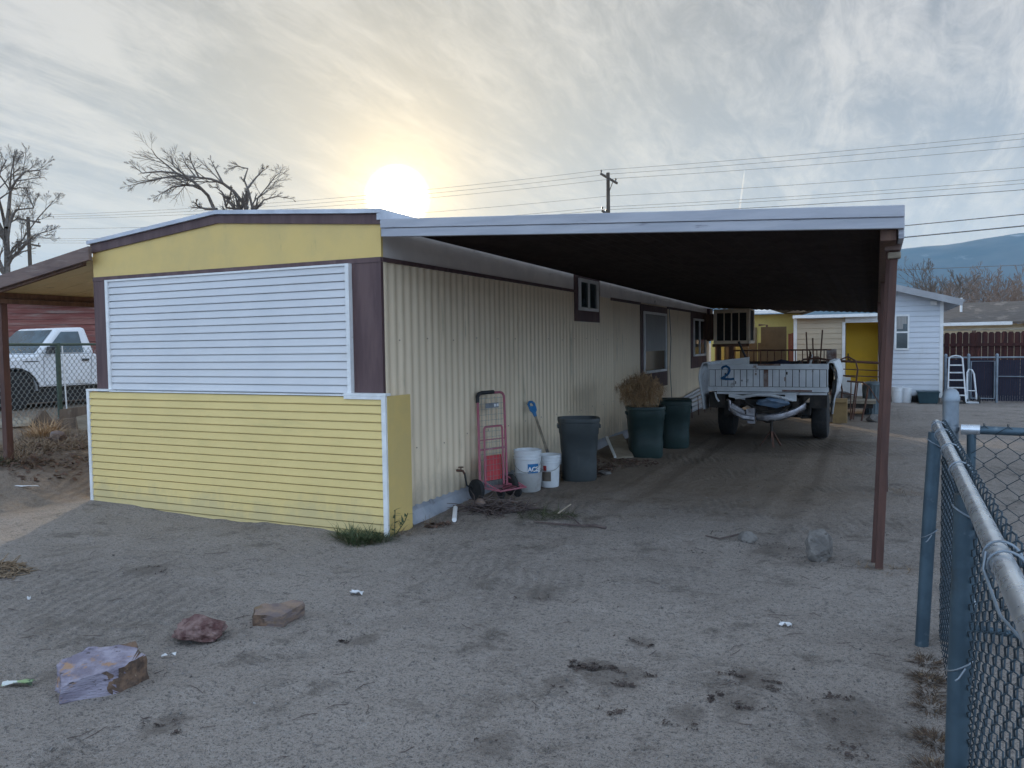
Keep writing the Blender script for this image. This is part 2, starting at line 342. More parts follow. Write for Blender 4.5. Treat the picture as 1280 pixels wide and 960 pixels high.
# ------------------------------------------------------------------ sky, sun, air
S = ray(497, 247).normalized()
ELEV = math.asin(S.z); AZ = math.atan2(S.x, S.y)      # azimuth from +Y towards +X
w = bpy.data.worlds.new('World'); sc.world = w; w.use_nodes = True
nt = w.node_tree; nt.nodes.clear(); g = G(nt)
out = g.n('ShaderNodeOutputWorld'); bg = g.n('ShaderNodeBackground'); g.l(bg.outputs[0], out.inputs[0])
bg.inputs['Strength'].default_value = .1
sky = g.n('ShaderNodeTexSky', sky_type='NISHITA'); sky.sun_disc = False
sky.sun_elevation = ELEV; sky.sun_rotation = AZ; sky.altitude = 1400; sky.dust_density = 1.5
dirv = g.vm('NORMALIZE', g.n('ShaderNodeTexCoord').outputs['Generated'])
sep = g.n('ShaderNodeSeparateXYZ'); g.l(dirv, sep.inputs[0]); dz = sep.outputs[2]
# thin cirrus deck seen in perspective: project the direction on a plane overhead
den = g.math('ADD', g.math('MAXIMUM', dz, 0.0), .16)
pl = g.n('ShaderNodeCombineXYZ')
g.l(g.math('DIVIDE', sep.outputs[0], den), pl.inputs[0]); g.l(g.math('DIVIDE', sep.outputs[1], den), pl.inputs[1])
P0 = pl.outputs[0]
warp = g.noise(g.mapping(P0, (.7, .7, 1)), 1.1, 3)
st1 = g.noise(g.mapping(P0, (1.35, .50, 1), (0, 0, math.radians(-62))), 1.5, 8, .64, 1.1)
st2 = g.noise(g.mapping(P0, (2.6, .55, 1), (0, 0, math.radians(18)), (4, 2, 0)), 1.7, 8, .66, 1.2)
fine = g.noise(g.mapping(P0, (5.5, 2.2, 1), (0, 0, math.radians(-40)), (1, 7, 0)), 2.2, 6, .7, 1.5)
cl = g.math('ADD', g.math('ADD', g.math('MULTIPLY', st1, .40), g.math('MULTIPLY', st2, .30)), g.math('ADD', g.math('MULTIPLY', fine, .20), g.math('MULTIPLY', warp, .26)))
mask = g.ss(cl, .49, .69)
sdot = g.math('MAXIMUM', g.vm('DOT_PRODUCT', dirv, tuple(S)), 0.0)
low = g.ss(dz, .42, .10)                                   # 1 near the horizon
wide = g.math('POWER', sdot, 9.0)
thin = g.mix(low, (.285, .293, .312), (.54, .56, .565))       # bluish gaps
thick = g.mix(low, (.70, .675, .65), (.98, .91, .79))        # pale cloud
front = g.mix(mask, thin, thick)
front = g.mix(g.math('MULTIPLY', g.ss(dz, .24, .03), .8), front, (.98, .90, .74))   # creamy low band
front = g.mix(g.math('MULTIPLY', wide, .50), front, (.98, .84, .54))
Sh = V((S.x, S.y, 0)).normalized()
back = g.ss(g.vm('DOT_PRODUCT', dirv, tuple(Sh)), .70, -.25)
BACK_FILL = g.mix(mask, (.98, 1.36, 1.92), (1.36, 1.56, 1.86))  # sky behind the camera brightened as added fill for the shaded walls
BACK_FILL = g.vm('SCALE', BACK_FILL, scale=g.math('MULTIPLY_ADD', g.ss(dz, .75, .05), .80, .68))  # lifted further near the horizon to fill the walls under the carport
cloud = g.mix(back, front, BACK_FILL)
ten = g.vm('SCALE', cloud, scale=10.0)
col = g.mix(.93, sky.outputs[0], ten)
def addglow(col, f, c):
    cc = g.vm('SCALE', tuple(x*10 for x in c), scale=f)
    return g.vm('ADD', col, cc)
col = addglow(col, g.math('POWER', sdot, 70.0), (.32, .20, .04))
col = addglow(col, g.math('POWER', sdot, 420.0), (.80, .58, .20))
col = addglow(col, g.math('POWER', sdot, 2600.0), (1.6, 1.35, .7))
col = addglow(col, g.ss(sdot, math.cos(math.radians(2.4)), math.cos(math.radians(.6))), (8.0, 6.8, 4.4))
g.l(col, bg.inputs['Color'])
w.cycles.sampling_method = 'MANUAL'; w.cycles.sample_map_resolution = 1024

sl = bpy.data.lights.new('sun', 'SUN'); sl.energy = 4.0; sl.angle = math.radians(.6); sl.color = (1, .80, .56)
so = bpy.data.objects.new('sun', sl); COL.objects.link(so)
so.rotation_euler = (-S).to_track_quat('-Z', 'Y').to_euler(); so.location = S*60

vs = sc.view_settings; vs.view_transform = 'Standard'; vs.look = 'None'; vs.exposure = .13; vs.gamma = 1
try: vs.use_curve_mapping = False
except Exception: pass
sc.render.engine = 'CYCLES'; cy = sc.cycles
cy.use_denoising = True
cy.max_bounces = 6; cy.diffuse_bounces = 3; cy.glossy_bounces = 3; cy.transmission_bounces = 3; cy.transparent_max_bounces = 6; cy.volume_bounces = 0
cy.sample_clamp_indirect = 6

# ------------------------------------------------------------------ ground
def axis(lo, hi, step, far, grow=1.18):
    a = []; x = lo
    while x <= hi: a.append(x); x += step
    st = step; x = hi
    up = []
    while x < far: st = st*grow; x += st; up.append(x)
    st = step; x = lo; dn = []
    while x > -far: st = st*grow; x -= st; dn.append(x)
    return dn[::-1]+a+up
gx = axis(-5.2, 1.4, .045, 9000, 1.14); gy = axis(1.2, 8.4, .045, 9000, 1.14)
gm = MB(); gm.sheet([[(x, y, gh(x, y)) for x in gx] for y in gy])
gmat = bpy.data.materials.new('packed_sandy_dirt'); gmat.use_nodes = True
nt = gmat.node_tree; g = G(nt); pb = nt.nodes['Principled BSDF']
co = g.n('ShaderNodeTexCoord').outputs['Object']
n1 = g.noise(co, .55, 5, .6); n2 = g.noise(co, 2.4, 6, .65); n3 = g.noise(co, 14, 5, .7); n4 = g.noise(co, 75, 3, .7); n5 = g.noise(co, 240, 2, .6)
c = g.mix(g.ss(n1, .36, .66), (.375, .325, .285), (.315, .272, .238))
n15 = g.noise(co, 1.15, 7, .7, .6)
c = g.mix(g.math('MULTIPLY', g.ss(n15, .54, .70), .6), c, (.185, .152, .125))
c = g.mix(g.math('MULTIPLY', g.ss(n15, .44, .33), .5), c, (.41, .36, .32))
c = g.mix(g.math('MULTIPLY', g.ss(n2, .54, .70), .8), c, (.145, .12, .10))
c = g.mix(g.math('MULTIPLY', g.ss(n3, .55, .72), .5), c, (.115, .108, .102))
c = g.mix(g.math('MULTIPLY', g.ss(n3, .44, .30), .45), c, (.25, .245, .235))
n35 = g.noise(co, 34, 4, .7)
c = g.mix(g.math('MULTIPLY', g.ss(n35, .53, .68), .62), c, (.085, .080, .078))
c = g.mix(g.math('MULTIPLY', g.ss(n35, .46, .34), .5), c, (.41, .365, .325))
c = g.mix(g.math('MULTIPLY', g.ss(n4, .54, .64), .62), c, (.062, .058, .057))
c = g.mix(g.math('MULTIPLY', g.ss(n5, .60, .68), .8), c, (.42, .42, .42))
c = g.mix(g.math('MULTIPLY', g.ss(n5, .42, .34), .7), c, (.06, .055, .052))
# darker, browner soil colour under the carport and on the left bank
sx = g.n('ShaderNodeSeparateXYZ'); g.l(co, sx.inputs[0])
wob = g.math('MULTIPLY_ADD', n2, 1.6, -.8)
carport_brown = g.math('MULTIPLY', g.ss(g.math('ADD', sx.outputs[1], wob), 6.0, 8.2), g.math('MULTIPLY', g.ss(g.math('ADD', sx.outputs[0], wob), .9, -.9), g.ss(sx.outputs[1], 21, 17)))
c = g.mix(g.math('MULTIPLY', carport_brown, .75), c, (.20, .15, .105))
bank = g.math('MULTIPLY', g.ss(g.math('ADD', sx.outputs[0], g.math('MULTIPLY', wob, .5)), -7.0, -7.6), g.ss(sx.outputs[1], 3.2, 5.0))
c = g.mix(g.math('MULTIPLY', bank, .5), c, (.26, .20, .145))
# oil-dark patch below the old truck bed
oil = g.vm('SUBTRACT', co, (-1.5, 12.2, 0)); ol = g.n('ShaderNodeVectorMath', operation='LENGTH'); g.l(oil, ol.inputs[0])
c = g.mix(g.math('MULTIPLY', g.ss(g.math('ADD', ol.outputs['Value'], wob), 1.9, .8), .6), c, (.05, .038, .028))
for (px_, py_, r_) in ((768, 846, .17), (735, 835, .10), (945, 850, .13), (920, 880, .14), (800, 800, .09), (700, 852, .10), (182, 714, .16), (680, 742, .14), (965, 688, .22), (452, 800, .10), (205, 905, .10), (620, 930, .12), (1070, 905, .2), (860, 890, .10), (930, 842, .07)):
    q_ = gz(px_, py_); df = g.vm('SUBTRACT', co, (q_.x, q_.y, 0)); ln = g.n('ShaderNodeVectorMath', operation='LENGTH'); g.l(g.vm('MULTIPLY', df, (1, .75, 0)), ln.inputs[0])
    dd_ = g.math('ADD', ln.outputs['Value'], g.math('ADD', g.math('MULTIPLY_ADD', n3, r_*1.6, -r_*.8), g.math('MULTIPLY_ADD', n2, r_*1.2, -r_*.6)))
    c = g.mix(g.math('MULTIPLY', g.ss(dd_, r_, r_*.35), .5), c, (.125, .102, .085))
# two narrow wheel tracks running out of the carport, with tread bars across them
trk = g.n('ShaderNodeTexWave', wave_type='BANDS', bands_direction='DIAGONAL'); g.l(g.mapping(co, (1, 1, 1), (0, 0, .5)), trk.inputs['Vector'])
trk.inputs['Scale'].default_value = 5.0; trk.inputs['Distortion'].default_value = 3.0; trk.inputs['Detail'].default_value = 3
trkm = g.math('MULTIPLY', g.ss(n1, .50, .62), trk.outputs['Fac'])
c = g.mix(g.math('MULTIPLY', trkm, .28), c, (.10, .09, .08))
g.l(c, pb.inputs['Base Color']); pb.inputs['Roughness'].default_value = .95; pb.inputs['Specular IOR Level'].default_value = .15
hh = g.math('ADD', g.math('ADD', g.math('MULTIPLY', n3, .035), g.math('MULTIPLY', n4, .012)), g.math('ADD', g.math('MULTIPLY', n5, .0035), g.math('MULTIPLY', trkm, .008)))
b = g.n('ShaderNodeBump'); b.inputs['Strength'].default_value = 1.0; b.inputs['Distance'].default_value = 1.3
g.l(hh, b.inputs['Height']); g.l(b.outputs[0], pb.inputs['Normal'])
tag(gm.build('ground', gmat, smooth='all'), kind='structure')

# mountains far behind the yard (only the right-hand shoulder shows)
ridge = [(-900, 60), (-300, 70), (200, 74), (600, 78), (900, 92), (1050, 104), (1122, 114), (1150, 117), (1175, 118), (1200, 121), (1230, 124), (1260, 128), (1285, 131), (1400, 140), (1700, 150), (2300, 120), (3200, 70)]
def ridge_px(x):
    for (x0, h0), (x1, h1) in zip(ridge, ridge[1:]):
        if x0 <= x <= x1: t = (x-x0)/(x1-x0); return h0+(h1-h0)*t
    return 60
mm = MB(); rows = []
for j in range(16):
    t = j/15; row = []
    for i in range(170):
        px = -800+i*23.0
        r = ray(px, 430); r.z = 0; r.normalize(); cosv = r.dot(V((ROT[0][2]*-1, ROT[1][2]*-1, 0)).normalized())
        D = 4600+2600*t
        H = ridge_px(px)/978*7200*cosv
        prof = sm(0, 1, t)**.8
        q = CAM+r*D
        n = noise.fractal(V((q.x/700, q.y/700, 2.3)), 1.0, 2.0, 5)
        row.append((q.x, q.y, -3+H*prof*(1+.10*n*(1-.75*t))+ (14*noise.noise(V((q.x/160, q.y/160, 5))) if t > .6 else 0)))
    rows.append(row)
last = rows[-1]; rows.append([(x*1.2, y*1.2, -30) for x, y, z in last])
mm.sheet(rows); tag(mm.build('mountains', 'mountain', smooth='all'), kind='structure')

# the cold winter air that turns the mountains blue
hz = MB(); hz.box(-9400, 9400, -9400, 9400, -31, 1150)
hm = bpy.data.materials.new('blue_winter_air'); hm.use_nodes = True; nt = hm.node_tree; nt.nodes.clear()
om = nt.nodes.new('ShaderNodeOutputMaterial'); pv = nt.nodes.new('ShaderNodeVolumePrincipled')
pv.inputs['Color'].default_value = (.31, .64, 1, 1); pv.inputs['Density'].default_value = 8e-5; pv.inputs['Anisotropy'].default_value = 0
nt.links.new(pv.outputs[0], om.inputs['Volume'])
HAZE = hz.build('haze', hm); tag(HAZE, kind='stuff')

# ------------------------------------------------------------------ mobile home
XL, XR, YF, YB = -7.12, -3.683, 5.385, 19.25
home = thing('mobile_home', 'long single-wide mobile home, yellow and white front, cream corrugated side and brown trim', 'mobile home', ((XL+XR)/2, YF, 0))
def roof_z(x):   # underside line of the silver edge at the front wall
    return 2.565+(2.725-2.565)*(x-XL)/(-5.43-XL) if x < -5.43 else 2.725+(2.588-2.725)*(x+5.43)/(XR+5.43)
PK = -5.43
# body shell (left, rear walls and the dark inside)
def shell(m):
    m.box(XL+.01, XR-.06, YF+.03, YB, .08, 2.45)
part('body', 'cream_metal', home, shell)
part('gable_panel', 'yellow_panel', home, lambda m: m.prism([(XL, 2.238), (XR+.01, 2.238), (XR+.01, roof_z(XR)-.075), (PK, roof_z(PK)-.075), (XL, roof_z(XL)-.075)], (0, YF, 0), (1, 0, 0), (0, 0, 1), (0, .028, 0)))
def verge(m):
    m.prism([(XL-.01, roof_z(XL)-.085), (PK, roof_z(PK)-.078), (XR+.02, roof_z(XR)-.085), (XR+.02, roof_z(XR)), (PK, roof_z(PK)), (XL-.01, roof_z(XL))], (0, YF-.018, 0), (1, 0, 0), (0, 0, 1), (0, .03, 0))
part('gable_trim', 'brown_trim', home, verge)
def roofm(m):
    xs = [XL-.03, XL+.25, -6.3, -5.9, PK, -5.0, -4.5, XR-.25, XR+.04]
    zs = [roof_z(min(max(x, XL), XR))-.003*0 for x in xs]
    poly = [(x, z+.001) for x, z in zip(xs, zs)]+[(x, z+.036) for x, z in reversed(list(zip(xs, zs)))]
    m.prism(poly, (0, YF-.045, 0), (1, 0, 0), (0, 0, 1), (0, YB-YF+.09, 0))
    m.box(XR+.001, XR+.045, YF-.04, YB+.03, 2.535, 2.588)
    m.box(XL-.045, XL-.001, YF+.2, YB+.03, 2.505, 2.566)
part('roof', 'roof_metal', home, roofm)
for x, y in ((-5.2, 9.2), (-5.8, 13.0)): part('roof_vent', 'alu', home, lambda m: m.lathe([(.06, 0), (.06, .22), (.11, .23), (.11, .27), (0, .30)], 12, Matrix.Translation((x, y, 2.66))))
part('belt_trim', 'brown_trim', home, lambda m: (m.box(XL, XR+.012, YF-.012, YF-.001, 2.2, 2.24)))
part('corner_panel', 'brown_trim', home, lambda m: m.box(XL, -6.88, YF-.006, YF+.03, 1.05, 2.2))
part('corner_panel', 'brown_trim', home, lambda m: m.box(-3.985, XR+.008, YF-.006, YF+.03, 1.05, 2.2))
wp = part('boarded_window', 'white_siding', home, lambda m: m.siding((-6.865, YF-.03, 0), (-4.0, YF-.03, 0), 1.115, 2.185, 16, (0, -1, 0), .011))
def wtrim(m):
    m.box(-6.90, -6.862, YF-.052, YF-.001, 1.112, 2.2); m.box(-4.003, -3.965, YF-.052, YF-.001, 1.112, 2.2)
    m.box(-6.862, -4.003, YF-.05, YF-.002, 2.183, 2.2)
part('window_casing', 'white_trim', wp, wtrim)
# lower front box, wider than the home
BX0, BX1, BY0, BY1, BT = -7.185, -3.605, 5.325, 5.675, 1.105
box_ = part('front_skirting', 'yellow_siding', home, lambda m: m.siding((BX0+.03, BY0, 0), (BX1-.045, BY0, 0), -.10, BT-.012, 17, (0, -1, 0), .012))
part('side_panel', 'yellow_panel', box_, lambda m: (m.box(BX1-.03, BX1, BY0+.004, BY1, -.12, BT-.006), m.box(BX0, BX0+.025, BY0+.03, BY1, -.12, BT-.006), m.box(BX0+.03, BX1-.03, BY0+.014, YF-.006, BT-.03, BT-.008)))
def btrim(m):
    m.box(BX0-.006, BX0+.03, BY0-.020, BY0+.012, -.12, BT); m.box(BX1-.045, BX1-.004, BY0-.020, BY0+.003, -.12, BT)
    m.box(-4.02, BX1+.001, BY0-.024, YF-.008, BT+.001, BT+.02); m.box(BX0-.006, -6.86, BY0-.024, YF-.008, BT+.001, BT+.02)
    m.box(-6.86, -4.02, BY0-.016, YF-.032, BT-.004, BT+.008)
    m.box(-4.02, BX1-.046, BY0-.022, BY0-.013, BT-.028, BT)
part('corner_trim', 'white_trim', box_, btrim)
# corrugated long wall
def corr(m, y0, y1, z0, z1, pitch, dep, x=XR):
    n = int((y1-y0)/pitch); pr = []
    for k in range(n):
        y = y0+k*pitch
        for t, dx in ((0, 0), (.20, .0), (.34, dep*.75), (.44, dep), (.66, dep), (.76, dep*.75), (.90, 0)): pr.append((x+dx, y+t*pitch))
    pr.append((x, y1))
    m.sheet([[(px_, py_, z0) for px_, py_ in pr], [(px_, py_, z1) for px_, py_ in pr]])
part('side_wall', 'cream_metal', home, lambda m: (corr(m, YF, 11.75, .105, 2.21, .118, .0095), corr(m, 11.75, YB, .105, 2.21, .118, .0045)), smooth=True)
def band(m):
    m.box(XR-.03, XR+.006, YF+.001, 9.88, 2.242, 2.533); m.box(XR-.03, XR+.010, 11.0, 11.45, 2.20, 2.533)
    m.box(XR-.03, XR+.014, 11.46, 13.06, 2.215, 2.533); m.box(XR-.03, XR+.014, 13.07, 15.6, 2.215, 2.533); m.box(XR-.03, XR+.014, 15.61, YB, 2.215, 2.533)
part('eave_band', 'cream_band', home, band)
for q in ((XR+.024, YF+.004, 9.88, 2.203, 2.238), (XR+.026, 11.47, 13.1, 2.17, 2.212), (XR+.026, 15.02, 17.1, 2.17, 2.212), (XR+.022, 10.95, 11.44, 2.47, 2.50)):
    part('belt_trim', 'brown_trim', home, lambda m: m.box(XR, *q))
def flashing(m):
    for y0, y1, o in ((5.68, 8.1, 0), (8.11, 11.2, .006), (11.22, 14.6, .0), (14.62, 19.2, .004)):
        m.quad((XR-.01, y0, .125+o), (XR-.01, y1, .125+o), (XR+.03+o, y1, .075), (XR+.03+o, y0, .075))
        m.quad((XR+.03+o, y0, .075), (XR+.03+o, y1, .075), (XR+.085+o, y1, -.03), (XR+.085+o, y0, -.03))
    m.box(XR-.05, XR-.011, 5.68, YB, -.05, .13)
part('skirting_flashing', 'alu', home, flashing)
random.seed(3)
for k in range(30):
    y = 5.62+k*.236; z = (1.57, .62)[k % 2]+random.uniform(-.02, .02)
    part('screw', 'rust', home, lambda m: m.lathe([(.006, 0), (.006, .004), (0, .005)], 6, Matrix.Translation((XR+.0165, y+random.uniform(-.02, .02), z)) @ Matrix.Rotation(PI/2, 4, 'Y')))
def window(y0, y1, z0, z1, fr, cols, low, curtain=False, label=None):
    x = XR+.02
    m = MB(); m.box(XR-.02, x, y0, y1, z0, z1)
    wnd = m.build('window', 'brown_trim', home)
    if label: wnd['label'] = label
    a, b, c_, d = y0+fr, y1-fr, z0+low, z1-fr*.8
    def frame(m):
        t = .045
        m.box(x, x+.03, a, b, d-t, d); m.box(x, x+.03, a, b, c_, c_+t); m.box(x, x+.03, a, a+t, c_+t, d-t); m.box(x, x+.03, b-t, b, c_+t, d-t)
        for k in range(1, cols):
            yy = a+(b-a)*k/cols; m.box(x, x+.026, yy-.022, yy+.022, c_+t, d-t)
    part('frame', 'white_trim', wnd, frame, bevel=.004)
    part('pane', 'glass_dark', wnd, lambda m: m.box(x+.0, x+.008, a+.045, b-.045, c_+.045, d-.045))
    if curtain: part('curtain', 'curtain', wnd, lambda m: m.box(x+.0, x+.0095, a+.05, b-.05, c_+(d-c_)*.36, d-.05))
    return wnd
window(9.9, 10.92, 1.82, 2.50, .12, 2, .15, label='small high window with two panes')
window(13.12, 15.0, .70, 2.19, .15, 1, .28, True, label='tall window with a pale curtain')
window(17.15, 18.85, .95, 2.21, .2, 2, .26, label='two-pane window beside the cooler')
def wire_(m):
    m.tube([(XR+.03, 15.10, 2.2), (XR+.04, 15.2, 1.6), (XR+.03, 15.15, 1.0), (XR+.05, 15.22, .4), (XR+.04, 15.1, .1)], .008, 5)
part('cable', 'cable', home, wire_)
def rearbox(m):
    m.box(XR+.02, XR+.10, 18.9, 19.22, 1.55, 2.32)
part('corner_board', 'brown_trim', home, rearbox)
# small outside tap by the front corner of the long wall
tapt = thing('hose_tap', 'small dark water tap low on the corrugated wall beside the cart', 'tap', (XR+.02, 6.6, .26))
part('spout', 'rust', tapt, lambda m: m.tube([(XR+.0, 6.60, .30), (XR+.07, 6.60, .30), (XR+.09, 6.60, .27)], .012, 8))
part('handle', 'rust', tapt, lambda m: (m.lathe([(.026, 0), (.026, .008), (0, .01)], 10, Matrix.Translation((XR+.05, 6.60, .33))), m.tube([(XR+.05, 6.60, .30), (XR+.05, 6.60, .335)], .006, 6)))
part('drip_hose', 'black_trim', tapt, lambda m: m.tube([(XR+.09, 6.60, .27), (XR+.10, 6.62, .16), (XR+.12, 6.72, .10), (XR+.11, 6.86, .13)], .009, 6))

# ------------------------------------------------------------------ carport on the right of the home
CX0, CX1, CY0, CY1 = XR+.05, .135, 5.30, 19.6
def ctop(x, y): return 2.302+(CX1-x)*.0575-.0095*(y-5.3)
carport = thing('carport', 'lean-to carport with grey-blue fascia and black underside on red-brown posts', 'carport', (-1.8, 5.3, 0))
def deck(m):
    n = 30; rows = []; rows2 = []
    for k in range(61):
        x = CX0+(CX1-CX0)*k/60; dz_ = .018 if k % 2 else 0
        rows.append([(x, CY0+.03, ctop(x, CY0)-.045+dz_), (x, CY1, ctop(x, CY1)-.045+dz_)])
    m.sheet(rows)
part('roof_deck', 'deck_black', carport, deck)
part('roof_covering', 'roof_metal', carport, lambda m: m.hexa([(CX0, CY0+.02, ctop(CX0, CY0)-.02), (CX1, CY0+.02, ctop(CX1, CY0)-.02), (CX1, CY1, ctop(CX1, CY1)-.02), (CX0, CY1, ctop(CX0, CY1)-.02), (CX0, CY0+.02, ctop(CX0, CY0)-.002), (CX1, CY0+.02, ctop(CX1, CY0)-.002), (CX1, CY1, ctop(CX1, CY1)-.002), (CX0, CY1, ctop(CX0, CY1)-.002)]))
def fas(m):
    def strip(z0, z1, y0, y1, x0=-3.60, x1=CX1+.012):
        a0, a1 = ctop(x0, 5.3), ctop(x1, 5.3)
        m.hexa([(x0, y0, a0+z0), (x1, y0, a1+z0), (x1, y1, a1+z0), (x0, y1, a0+z0), (x0, y0, a0+z1), (x1, y0, a1+z1), (x1, y1, a1+z1), (x0, y1, a0+z1)])
    strip(-.062, .008, 5.272, 5.318); strip(-.130, -.064, 5.282, 5.318)
    m.box(CX1-.02, CX1+.012, 5.32, CY1, ctop(CX1, CY1)-.05, ctop(CX1, CY1)+.02)
part('fascia', 'fascia', carport, fas, bevel=.004)
part('side_beam', 'brown_wood', carport, lambda m: m.beam((.06, 5.34, 2.165), (.06, CY1, 2.03), .09, .11), bevel=.005)
pf = [((.022, 5.62), (.098, 5.70)), ((.095, 8.60), (.055, 8.6)), ((.10, 12.3), (.03, 12.3)), ((.10, 16.2), (.05, 16.2)), ((.08, 19.4), (.05, 19.4))]
for k, ((x0, y0), (x1, y1)) in enumerate(pf):
    zt = 2.17-.0095*(y1-5.34)-.052
    po = part('post', 'post_red', carport, lambda m: (m.beam((x0, y0, -.15), (x1, y1, zt), .048, .06, (0, 1, 0))), bevel=.004)
    if k == 0:
        part('doubler', 'post_red', po, lambda m: m.beam((x0-.026, y0+.16, -.15), (x1-.022, y1+.14, zt-.02), .045, .05, (0, 1, 0)), bevel=.004)
        part('cap_block', 'pale_wood', po, lambda m: m.box(x1-.036, x1+.040, y1-.06, y1+.01, zt-.085, zt-.045), bevel=.006)
        part('corner_bracket', 'patio_brown', po, lambda m: m.box(x1-.055, x1+.036, y1-.075, y1+.02, zt-.035, zt+.056), bevel=.004)

# evaporative cooler near the far end of the long wall
cool = thing('evaporative_cooler', 'big beige louvred evaporative cooler hung near the far end of the long wall', 'cooler', (-3.0, 18.6, 1.48))
cx0, cx1, cy0, cy1, cz0, cz1 = -3.40, -2.60, 18.3, 19.1, 1.48, 2.27
def casing(m):
    t = .07
    m.box(cx0, cx1, cy0+.02, cy1, cz1-.03, cz1); m.box(cx0, cx1, cy0, cy1, cz0, cz0+t)
    m.box(cx0, cx0+t, cy0, cy0+.06, cz0+t, cz1-.03); m.box(cx1-t, cx1, cy0, cy0+.06, cz0+t, cz1-.03); m.box(cx0+t, cx1-t, cy0, cy0+.06, cz1-t-.02, cz1-.03)
    m.box(cx1-.02, cx1, cy0+.06, cy0+.14, cz0+t, cz1-.03); m.box(cx1-.02, cx1, cy1-.08, cy1, cz0+t, cz1-.03); m.box(cx0, cx0+.02, cy0+.06, cy1, cz0+t, cz1-.03)
    m.box(cx0+.02, cx1-.02, cy1-.02, cy1-.001, cz0+t, cz1-.03)
part('casing', 'cooler', cool, casing, bevel=.006)
def pads(m):
    m.box(cx0+.07, cx1-.07, cy0+.05, cy0+.07, cz0+.07, cz1-.09); m.box(cx1-.04, cx1-.022, cy0+.14, cy1-.08, cz0+.07, cz1-.03)
part('pad', 'louver', cool, pads)
def louv(m):
    for k in range(1, 4): x = cx0+.07+(cx1-cx0-.14)*k/4; m.box(x-.011, x+.011, cy0+.01, cy0+.04, cz0+.07, cz1-.09)
part('grille_bar', 'cooler', cool, louv)
def legs(m):
    m.box(cx0-.05, cx1-.1, cy0+.12, cy0+.2, cz0-.07, cz0-.002); m.box(cx0-.05, cx1-.1, cy1-.2, cy1-.12, cz0-.07, cz0-.002)
    m.box(cx0-.28, cx0-.01, cy0+.1, cy1-.1, cz0+.1, cz1-.1)
part('bracket', 'brown_wood', cool, legs)
for x in (cx0+.08, cx0+.36): part('leg', 'brown_wood', cool, lambda m: m.box(x-.04, x+.06, cy0+.12, cy0+.2, -.02, cz0-.07))

# ------------------------------------------------------------------ things along the long wall
def arc(c, r, a0, a1, u, w, n=8):
    return [V(c)+V(u)*(r*math.cos(a0+(a1-a0)*k/n))+V(w)*(r*math.sin(a0+(a1-a0)*k/n)) for k in range(n+1)]
def axle_mat(c, ax):
    q = V((0, 0, 1)).rotation_difference(V(ax)); return Matrix.Translation(V(c)) @ q.to_matrix().to_4x4()
def wheel(parent, c, ax, R, wd, rimmat, rr=.6, world=True):
    A = axle_mat(c, ax)
    rim = part('wheel', rimmat, parent, lambda m: m.lathe([(0, wd*.34), (R*.12, wd*.34), (R*.14, wd*.2), (R*rr*.55, wd*.12), (R*rr*.8, wd*.22), (R*rr, wd*.42), (R*rr, -wd*.42), (R*rr*.8, -wd*.2), (R*.12, -wd*.3), (0, -wd*.3)], 24, A), smooth=True, world=world)
    part('tyre', 'rubber', rim, lambda m: m.lathe([(R*rr*.99, wd*.43), (R*.84, wd*.5), (R*.95, wd*.44), (R, wd*.30), (R, -wd*.30), (R*.95, -wd*.44), (R*.84, -wd*.5), (R*rr*.99, -wd*.43)], 28, A), smooth=True, world=world)
    return rim
# folding utility cart leaning on the wall
cart = thing('utility_cart', 'faded red two-wheeled folding cart with wire back leaning on the corrugated wall', 'cart', on((-3.5, 6.9, 0)))
BL, BR = V((-3.50, 6.74, .10)), V((-3.36, 7.06, .10)); ax = (BR-BL).normalized(); wd_ = (BR-BL).length
TL = pX(597, 492, -3.64); TR = TL+ax*wd_*.98+V((0, 0, -.005)); up = (TL-BL).normalized(); hgt = (TL-BL).length; nrm = ax.cross(up).normalized()
if nrm.x < 0: nrm = -nrm
def cp(a, b, c=0): return BL+ax*(a*wd_)+up*(b*hgt)+nrm*c
def outer(m):
    r = .06
    pts = [cp(0, 0), cp(0, .5), cp(0, 1-r/hgt)]+[cp((r-r*math.cos(t))/wd_, 1-r/hgt+r*math.sin(t)/hgt) for t in [PI/2*k/6 for k in range(1, 7)]]+[cp(1-(r-r*math.cos(t))/wd_, 1-r/hgt+r*math.sin(t)/hgt) for t in [PI/2*k/6 for k in range(6, -1, -1)]]+[cp(1, .5), cp(1, 0)]
    m.tube(pts, .0135, 8)
part('outer_frame', 'cart_red', cart, outer, smooth=True)
def inner(m):
    pts = [cp(.16, .02, .018), cp(.16, .60, .018)]+[cp(.16+.06*(1-math.cos(t)), .60+.035*math.sin(t), .018) for t in [PI/2*k/5 for k in range(1, 6)]]+[cp(.84-.06*(1-math.cos(t)), .60+.035*math.sin(t), .018) for t in [PI/2*k/5 for k in range(5, -1, -1)]]+[cp(.84, .60, .018), cp(.84, .02, .018)]
    m.tube(pts, .0105, 8); m.tube([cp(0, .40, .006), cp(1, .40, .006)], .009, 6)
    m.tube([cp(0, .50, .006), cp(1, .50, .006)], .006, 6)
part('inner_frame', 'cart_red', cart, inner, smooth=True)
def grid(m):
    for k in range(1, 8): m.tube([cp(k/8, .03, .004), cp(k/8, .96, .004)], .0018, 4)
    for k in range(1, 17): m.tube([cp(0.02, k/17, .006), cp(.98, k/17, .006)], .002, 4)
part('wire_grid', 'wire_pale', cart, grid)
part('grip', 'black_trim', cart, lambda m: m.tube([cp(-.01, .90, 0), cp(-.01, .965, 0), cp(.04, .995, 0), cp(.16, 1.005, 0), cp(.6, 1.007, 0)], .020, 8), smooth=True)
pl_ = part('name_plate', 'hub_grey', cart, lambda m: m.obox(cp(.5, .86, .012), ax*.085, up*.026, nrm*.004))
